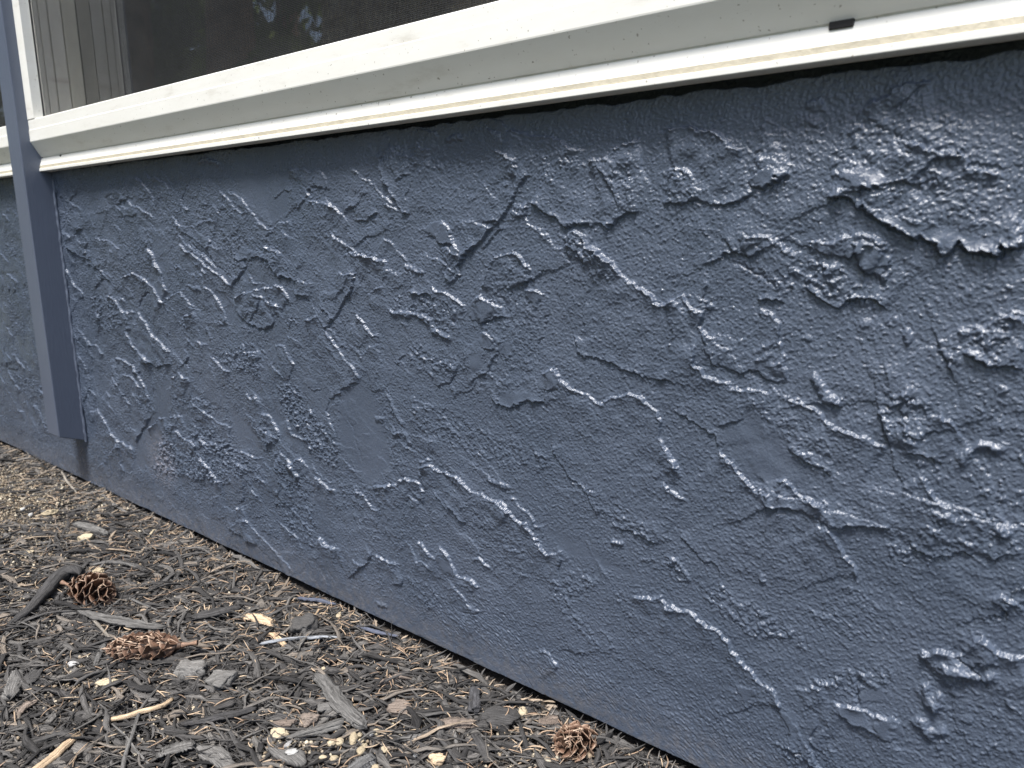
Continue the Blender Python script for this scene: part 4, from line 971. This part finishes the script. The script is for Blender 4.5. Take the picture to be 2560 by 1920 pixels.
('blob', 'bark_chunk', 'bark piece', 'tan', 0.5, [(-332.2, -109.5)], [6.2, 4.7, 0.65], 'mottled tan wood crumb near the bottom edge'),
('blob', 'pebble', 'pebble', 'white', 0.8, [(-349.9, -115.7)], [1.8, 2.1, 0.65], 'white pebble near the bottom edge among needles'),
('strip', 'twig', 'twig', 'pale', 0.9, [(-366.5, -7.9), (-355.4, -15.4), (-346.3, -22.0)], [0.9, 1.2, 0.8], "pale thin twig leaning under the wall's lower edge"),
('strip', 'twig', 'twig', 'grey', 0.6, [(-1043.7, -84.5), (-1010.8, -78.4), (-970.4, -72.6)], [8.4, 11.2, 7.7], 'thick grey twig lying near the wall left of the oval chip'),
('strip', 'bark_strip', 'bark piece', 'grey', 0.4, [(-894.5, -124.9), (-884.5, -107.9), (-859.4, -96.2), (-827.9, -90.4)], [4.8, 6.5, 6.6, 5.1], 'curved grey bark strip above the smaller cone'),
('blob', 'wood_chip', 'wood chip', 'cream', 0.5, [(-1117.3, -88.0)], [9.1, 5.9, 0.65], 'pale cream chip on the sandy patch at far left'),
('blob', 'wood_chip', 'wood chip', 'cream', 0.5, [(-980.7, -96.1)], [8.8, 7.0, 0.65], 'curved cream chip halfway between the smaller cone and the wall'),
('blob', 'wood_chip', 'wood chip', 'cream', 0.3, [(-873.7, -126.2)], [7.3, 5.3, 0.65], 'flat cream flake right behind the thick root'),
('blob', 'wood_chip', 'wood chip', 'cream', 0.4, [(-993.9, -156.5)], [5.4, 3.6, 0.65], 'small cream chip left of the thick root'),
('blob', 'pebble', 'pebble', 'white', 0.8, [(-1165.3, -106.1)], [2.5, 4.3, 0.65], 'tiny white pebble on the sandy patch, left one'),
('blob', 'pebble', 'pebble', 'white', 0.8, [(-1133.6, -107.2)], [2.8, 4.2, 0.65], 'tiny white pebble on the sandy patch, right one'),
('strip', 'twig', 'twig', 'pale', 0.8, [(-1306.0, -1.7), (-1238.6, -19.2), (-1168.4, -31.6)], [2.0, 3.5, 2.4], 'pale curved splinter leaning on the wall foot under the batten'),
('strip', 'shaving', 'wood shaving', 'cream', 0.4, [(-938.4, -25.3), (-927.3, -35.2), (-918.3, -43.9)], [1.9, 2.5, 1.9], 'tiny bright shaving on a grey flake by the wall')
]
def resample(P, n):
    P = np.array(P, float); d = np.r_[0, np.cumsum(np.linalg.norm(np.diff(P, axis=0), axis=1))]
    t = np.linspace(0, d[-1], n); o = np.stack([np.interp(t, d, P[:, k]) for k in range(P.shape[1])], -1)
    if len(P) > 2:
        for _ in range(max(1, n // 8)): o[1:-1] = .25 * o[:-2] + .5 * o[1:-1] + .25 * o[2:]
    return o, d[-1]
def strip_piece(name, pts, widths, th, col, seed):
    rs = np.random.default_rng(seed)
    P = np.array(pts) / 1000; n = 34; ring = 18
    Pw = np.c_[P, np.array(widths) / 1000]; Q, L = resample(Pw, n); W = Q[:, 2]
    round_ = th > .65
    c0 = Q[n // 2, :2].copy()
    T = np.gradient(Q[:, :2], axis=0); T /= np.linalg.norm(T, axis=1, keepdims=True); S = np.stack([-T[:, 1], T[:, 0]], -1)
    g = np.array([gz_(Q[i:i + 1, 0], Q[i:i + 1, 1])[0] for i in range(n)]); k = np.ones(9) / 9; g = np.convolve(np.pad(g, 4, mode='edge'), k, 'valid')
    tz = W * th; z = g + (.0062 if th > .3 else .0085) + tz * .45 + np.sin(np.linspace(0, np.pi, n)) * min(.0015, L * .015)
    a = np.linspace(0, 2 * np.pi, ring, endpoint=False)
    fib = rs.normal(0, 1, ring) * (.06 if round_ else .15)                     # lengthwise fibres
    wob = rs.normal(0, 1, (n, 1)) * (.03 if round_ else .09)
    if round_: knot = 1 + .22 * np.exp(-((np.linspace(0, 1, n) - rs.uniform(.3, .7)) / .03) ** 2); W = W * knot
    J = 1 + fib[None] + wob + rs.normal(0, .025 if round_ else .07, (n, ring))
    cu, su = np.cos(a), np.sin(a)
    if not round_: cu = np.sign(cu) * np.abs(cu) ** .6; su = np.sign(su) * np.abs(su) ** .75
    e = np.ones(n); e[0] = .0; e[-1] = .0; e[1] = .86; e[-2] = .86
    if not round_:  # ragged ends
        pass
    off = np.zeros((n, ring)); off[:3] += rs.normal(0, .22, ring)[None] * W[0]; off[-3:] += rs.normal(0, .22, ring)[None] * W[-1]
    U = cu[None] * W[:, None] * .5 * J * e[:, None]; V_ = su[None] * tz[:, None] * .5 * J * e[:, None]
    X_ = Q[:, 0][:, None] + S[:, 0][:, None] * U + T[:, 0][:, None] * off; Y_ = Q[:, 1][:, None] + S[:, 1][:, None] * U + T[:, 1][:, None] * off
    Z_ = z[:, None] + V_
    co = np.stack([X_ - c0[0], Y_ - c0[1], Z_ - z[n // 2]], -1).reshape(-1, 3)
    lu = np.linspace(0, L / .02, n); uv = np.stack(np.broadcast_arrays(lu[:, None], (a / 6.28 * W.mean() / .004)[None]), -1).reshape(-1, 2)
    tn = np.full(n * ring, rs.uniform(0, 1))
    me = np_mesh(name, co, grid_faces(n, ring), uv, tn, [IC[col]])
    return link(name, me, loc=(c0[0], c0[1], z[n // 2]))
def blob_piece(name, c, dims, th, col, seed, low=0):
    rs = np.random.default_rng(seed); a, b, rot = dims; a /= 1000; b /= 1000
    bm = bmesh.new(); bmesh.ops.create_icosphere(bm, subdivisions=4, radius=1)
    ph = rs.uniform(0, 6, 6); st = name in ('pebble', 'seed_husk', 'bud')
    k = 1.0 if not st else .45; hz = min(a, b) * th * (1.0 if st else 1.3)
    from mathutils import noise as mn
    for v in bm.verts:
        p = v.co.copy(); q = p * 1.3 + Vector((ph[0], ph[1], ph[2])); d = mn.noise(q) * .45 * k + mn.noise(q * 2.7) * .2 * k + mn.noise(q * 7) * .07 * k
        if not st: q3 = Vector((p.x * 1.2, p.y * 8, p.z * 8)) + q; d += mn.noise(q3) * .10
        p *= 1 + d
        if not st:
            m_ = max(abs(p.x), abs(p.y)); p.z = math.copysign(abs(p.z) ** .6, p.z)
        if name == 'seed_husk' or name == 'bud': p.x *= 1 - .45 * p.y
        v.co = (p.x * a, p.y * b, p.z * hz)
    x, y = c[0] / 1000, c[1] / 1000; z = gz_(np.array([x]), np.array([y]))[0] + .0055 + hz * .55
    if rs.uniform() < 2: 
        tl = Euler((rs.normal(0, .12), rs.normal(0, .12), 0)).to_matrix()
        for v in bm.verts: v.co = tl @ v.co
    me = bpy.data.meshes.new(name); uvl = bm.loops.layers.uv.new('UVMap')
    for f in bm.faces:
        f.smooth = True
        for l in f.loops: l[uvl].uv = (l.vert.co.x / .02, l.vert.co.y / .006)
    bm.to_mesh(me); bm.free(); t_ = me.attributes.new('tint', 'FLOAT', 'POINT'); t_.data.foreach_set('value', np.full(len(me.vertices), rs.uniform(), dtype=np.float32))
    me.materials.append(IC[col])
    o = link(name, me, loc=(x, y, z)); o.rotation_euler = (0, 0, rot); return o
def quad_piece(name, pts, th, col, seed):
    rs = np.random.default_rng(seed); P = np.array(pts) / 1000; c = P.mean(0)
    out, L = resample(np.r_[P, P[:1]], 41); out = out[:-1]; k = len(out); rings = 7
    co = []; base = gz_(np.array([c[0]]), np.array([c[1]]))[0] + .008
    fr = np.r_[np.linspace(0.02, 1, rings), np.linspace(1, .02, rings)]
    jit = 1 + rs.normal(0, .03, k)
    for i, f in enumerate(fr):
        q = (out - c) * f * jit[:, None]; X_ = q[:, 0]; Y_ = q[:, 1]
        top = i < rings; hgt = (.0022 if top else -.0022) * (1 if f < .999 else .55)
        zz_ = hgt + .0012 * pn((X_ + seed) * 1000, Y_ * 1000, 9, seed) + .0005 * pn((X_ + seed) * 1000, Y_ * 5000, 4, seed) + X_ * .05
        co.append(np.stack([X_, Y_, zz_], -1))
    co = np.array(co).reshape(-1, 3); uv = co[:, :2] / (.02, .006); tn = np.full(len(co), rs.uniform())
    me = np_mesh(name, co, grid_faces(2 * rings, k)[:, ::-1], uv, tn, [IC[col]])
    return link(name, me, loc=(c[0], c[1], base))
prev = None
for i, (k, name, cat, col, th, pts, dims, label) in enumerate(ITEMS):
    if k == 'strip': o = strip_piece(name, pts, dims, th, col, 100 + i)
    elif k == 'blob': o = blob_piece(name, pts[0], dims, th, col, 100 + i)
    else: o = quad_piece(name, pts, th, col, 100 + i)
    if not label:
        if -.62 < o.location.x < -.3: label = 'small cream pebble in the cluster by the flat plank end'; o['group'] = 'cream pebbles clustered in the mulch'
        else: label = 'tiny pale pebble on the sandy patch at far left'; o['group'] = 'tiny pebbles on the sandy patch'
    tag(o, label, cat)
    if name == 'paint_chip':
        o.name = 'bark_chip'
        for (dx, dy, rx, ry) in ((-.0105, .006, .0022, .0035), (-.001, .003, .0045, .0028)):
            q = blob_piece('paint_splash', (0, 0), (rx * 1000, ry * 1000, .4), .12, 'white', 900 + int(dx * 1e4)); q.parent = o; q.location = (dx, dy, .0030)

# ------------------------------------------------------------------ fir cones
M['scale'] = piece_mat('cone_scale', [(0, (.055, .036, .027)), (.4, (.15, .082, .052)), (.72, (.29, .195, .14)), (1, (.52, .39, .29))], .7, .6, .0003)
def cone(label, base, tip, rmax, openness, nsc, stalk, seed, bract, zl=0):
    rs = np.random.default_rng(seed); base = Vector(base); tip = Vector(tip); ax = tip - base; L = ax.length; ax.normalize()
    root = empty('pine_cone', base); tag(root, label, 'pine cone', 'fir cones lying on the mulch')
    q = ax.to_track_quat('Z', 'X'); RM = np.array(q.to_matrix())
    PS, PB = [], []
    for k in range(nsc):
        t = (k + .5) / nsc; a = k * 2.39996 + rs.normal(0, .09)
        rr = rmax * (math.sin(math.pi * min(1, (t * .93 + .12))) ** .55) * (1 - .12 * t) 
        z0 = L * (t * .86 + .02); op = openness * (1.12 - .35 * t) + rs.normal(0, .09)
        ln = rr * 1.10 * rs.uniform(.86, 1.08); core = rr * .18
        # scale: a cupped fan, nu x nv, upper and lower skins
        nu, nv = 7, 6; g = []
        for side in (0, 1):
            for iv_ in range(nv):
                v = iv_ / (nv - 1)
                wv = rr * (.18 + .95 * math.sin(min(1, v * 1.02) * 1.9) ** 1.0) * .80 if v < .98 else rr * .60
                for iu in range(nu):
                    u = (iu / (nu - 1) - .5) * 2
                    s_ = v * ln * (1 - .16 * u * u * v) * math.cos(.0)
                    curl = .10 * rr * v * v
                    h = -.20 * rr * (u * u) * v + curl * 1.4 + rr * .05 * math.sin(u * 5 + k) * v * v + (0 if side else -.03 * rr) 
                    rad_ = core + s_ * math.sin(op) - h * math.cos(op) * 0 ; ht = z0 + s_ * math.cos(op) * .95
                    rad_ += -h * math.cos(op); ht += h * math.sin(op)
                    tang = u * wv * .80
                    g.append((rad_ * math.cos(a) - tang * math.sin(a), rad_ * math.sin(a) + tang * math.cos(a), ht))
        g = np.array(g); idx = np.arange(nu * nv * 2).reshape(2, nv, nu)
        f = [np.stack([idx[0, :-1, :-1], idx[0, :-1, 1:], idx[0, 1:, 1:], idx[0, 1:, :-1]], -1).reshape(-1, 4),
             np.stack([idx[1, :-1, :-1], idx[1, 1:, :-1], idx[1, 1:, 1:], idx[1, :-1, 1:]], -1).reshape(-1, 4)]
        for e in (0, -1): f.append(np.stack([idx[0, :-1, e], idx[0, 1:, e], idx[1, 1:, e], idx[1, :-1, e]], -1))
        f.append(np.stack([idx[0, -1, :-1], idx[0, -1, 1:], idx[1, -1, 1:], idx[1, -1, :-1]], -1))
        vv = np.tile(np.repeat(np.linspace(0, 1, nv), nu), 2); uu = np.tile(np.tile(np.linspace(-1, 1, nu), nv), 2)
        tin = np.clip(.18 + .10 * rs.normal() + .55 * vv ** 5 + .2 * (np.abs(uu) > .9) * vv, 0, .98)
        PS.append((g @ RM.T, np.concatenate(f), np.stack([uu * 2 + k, vv * .12], -1)[:, ::-1] * (20, .3), tin))
        # bract: three-pronged tongue under the scale
        if rs.uniform() < bract:
            for pr, (da, ll) in enumerate(((0, 1.42), (-.20, 1.2), (.20, 1.2))):
                m = 6; cc = []
                for jx in range(m + 1):
                    v = jx / m; s_ = v * ln * ll * (1 + .1 * rs.normal()); wv = rr * (.13 if pr == 0 else .07) * (1 - v * .85) + .00012
                    aa = a + da * v ** 2 * 1.0 + (0.0); o2 = op + .10 - .35 * v * v * (rs.uniform(.3, 1.4))
                    rad_ = core + s_ * math.sin(o2); ht = z0 + s_ * math.cos(o2) - .07 * rr
                    for (du, dv) in ((-1, 0), (0, .35), (1, 0), (0, -.35)):
                        tang = du * wv; r2 = rad_; 
                        cc.append((r2 * math.cos(aa) - tang * math.sin(aa), r2 * math.sin(aa) + tang * math.cos(aa), ht + dv * wv))
                cc = np.array(cc); tb = np.clip(.82 + .08 * rs.normal() + .25 * t, 0, 1)
                PB.append((cc @ RM.T, grid_faces(m + 1, 4), np.stack([np.repeat(np.linspace(0, 1, m + 1), 4), np.zeros(4 * m + 4)], -1), np.full(len(cc), tb)))
    # core
    n = 12; zz_ = np.linspace(0, L * .9, n); r_ = rmax * .22 * (1 - np.linspace(0, 1, n) ** 2 * .8); pts_ = np.outer(zz_, np.array(ax))
    c_ = tube_mesh('x', pts_, r_, None, 10); PS.append((c_.reshape(-1, 3), grid_faces(n, 10), np.zeros((n * 10, 2)), np.full(n * 10, .1)))
    co, F, uv, tn = merge(PS); link('scales', np_mesh('scales', co, F, uv, tn, [M['scale']]), root)
    if PB:
        co, F, uv, tn = merge(PB); link('bracts', np_mesh('bracts', co, F, uv, tn, [M['scale']]), root)
    if stalk:
        n = 10; s = np.linspace(0, 1, n)[:, None]; pts_ = -np.array(ax)[None] * s * stalk + np.array((0, 0, .002))[None] * s
        c_ = tube_mesh('x', pts_, .0021 + .0006 * np.cos(np.linspace(0, 6, n)), None, 10)
        link('stalk', np_mesh('stalk', c_.reshape(-1, 3), grid_faces(n, 10), np.stack([np.repeat(s[:, 0] * 3, 10), np.tile(np.arange(10) / 10, n)], -1), np.full(n * 10, .55), [M['scale']]), root)
    return root
cone('smaller dark brown fir cone with wide open scales beside the thick root', (-.829, -.170, .009), (-.770, -.146, .006), .0180, 1.05, 46, .014, 3, .2)
cone('larger reddish fir cone lying on its side with its stalk to the right', (-.6255, -.1540, .0055), (-.680, -.210, .008), .0162, .58, 62, .015, 4, .85)
cone('fir cone pushed against the foot of the wall, its tip towards the viewer', (-.250, -.016, -.004), (-.2610, -.056, .010), .0150, .85, 44, 0, 6, .6)

# ------------------------------------------------------------------ what stands behind the viewer (seen in the glass)
M['leaf'] = flat('fir_foliage', (.13, .19, .07), .7, .5, 1.3); _n = M['leaf'].node_tree; _b = _n.nodes['Principled BSDF']; _t = nd(_n, 'ShaderNodeBsdfTranslucent'); _t.inputs[0].default_value = (.30, .38, .10, 1)
_m = nd(_n, 'ShaderNodeMixShader'); _m.inputs[0].default_value = .5; _n.links.new(_b.outputs[0], _m.inputs[1]); _n.links.new(_t.outputs[0], _m.inputs[2]); _n.links.new(_m.outputs[0], _n.nodes['Material Output'].inputs[0])
M['trunk'] = flat('fir_trunk', (.42, .27, .17), .9, .5, 6)
M['shingle'] = flat('brown_shingle', (.78, .52, .32), .85, .6, 14)
def tree(x, y, h, seed, label, low=.0):
    rs = np.random.default_rng(seed); root = empty('fir_tree', (x, y, -.03)); tag(root, label, 'tree', 'fir trees across the yard')
    n = 14; zz_ = np.linspace(0, h * .95, n); pts_ = np.stack([.12 * np.sin(zz_ * .6 + seed), .1 * np.cos(zz_ * .5), zz_], -1); r_ = .22 * (1 - zz_ / h) + .02
    c_ = tube_mesh('x', pts_, r_, None, 12); link('trunk', np_mesh('trunk', c_.reshape(-1, 3), grid_faces(n, 12), mats=[M['trunk']]), root)
    m = 13000; t = rs.beta(1.1, 1.5, m); br = rs.integers(0, 60, m); bt = rs.uniform(max(.12, low), 1, 60); ba = rs.uniform(0, 6.28, 60)
    zt = bt[br]; R0 = (1 - zt) * h * .30 + .3; s = rs.uniform(.1, 1, m) ** .7 * R0; a = ba[br] + rs.normal(0, .10, m)
    P_ = np.stack([s * np.cos(a), s * np.sin(a), zt * h - s * .25 + rs.normal(0, .10, m)], -1) + rs.normal(0, .06, (m, 3))
    d1 = rs.normal(0, 1, (m, 3)); d1 /= np.linalg.norm(d1, axis=1, keepdims=True); d2 = np.cross(d1, rs.normal(0, 1, (m, 3))); d2 /= np.linalg.norm(d2, axis=1, keepdims=True)
    l_ = rs.uniform(.07, .17, (m, 1)); q4 = np.stack([P_ - d1 * l_, P_ - d2 * l_ * .35, P_ + d1 * l_, P_ + d2 * l_ * .35], 1)
    link('crown', np_mesh('crown', q4.reshape(-1, 3), np.arange(4 * m).reshape(-1, 4), mats=[M['leaf']], smooth=False), root)
for (x, y, h, s, lb) in ((-6.9, -3.9, 9, 1, 'fir tree left of the shingled shed'), (-9.5, -6.5, 11, 2, 'tall fir tree behind the shingled shed on the left'), (-3.4, -6.6, 10, 3, 'fir tree right of the shingled shed'),
                         (-12, -4.2, 10, 4, 'fir tree farthest to the left across the yard'), (-7.0, -10.5, 12, 5, 'tallest fir tree in the back row'), (-1.5, -10.5, 11, 7, 'fir tree straight across the yard from the window'), (-9.3, -3.6, 9, 8, 'fir tree between the nearest and the farthest on the left'), (-14, -8, 12, 9, 'tall fir tree at the far left back corner of the yard')):
    tree(x, y, h, s, lb)
tree(-7.0, -2.9, 8, 12, 'fir with a long bare trunk in front of the shed, left one', .5)
tree(-5.6, -3.0, 8, 13, 'fir with a long bare trunk in front of the shed, right one', .5)
shed = empty('shed', (-3.75, -3.0, 0)); tag(shed, 'brown shingled shed across the yard', 'shed')
bm = bmesh.new(); rs = np.random.default_rng(9)
box(bm, -.65, .65, -1.3, 0, -.03, 2.7)
for row in range(21):
    xx = -.65
    while xx < .6:
        wd_ = rs.uniform(.09, .2); box(bm, xx + .012, min(xx + wd_, .65), -.01, -.01 + rs.uniform(.02, .10), row * .125, row * .125 + .12); xx += wd_
o = bm_obj('wall', bm, M['shingle'], shed)
bm = bmesh.new(); box(bm, -.8, .8, -1.45, .15, 2.72, 2.80); bm_obj('roof', bm, M['trunk'], shed)
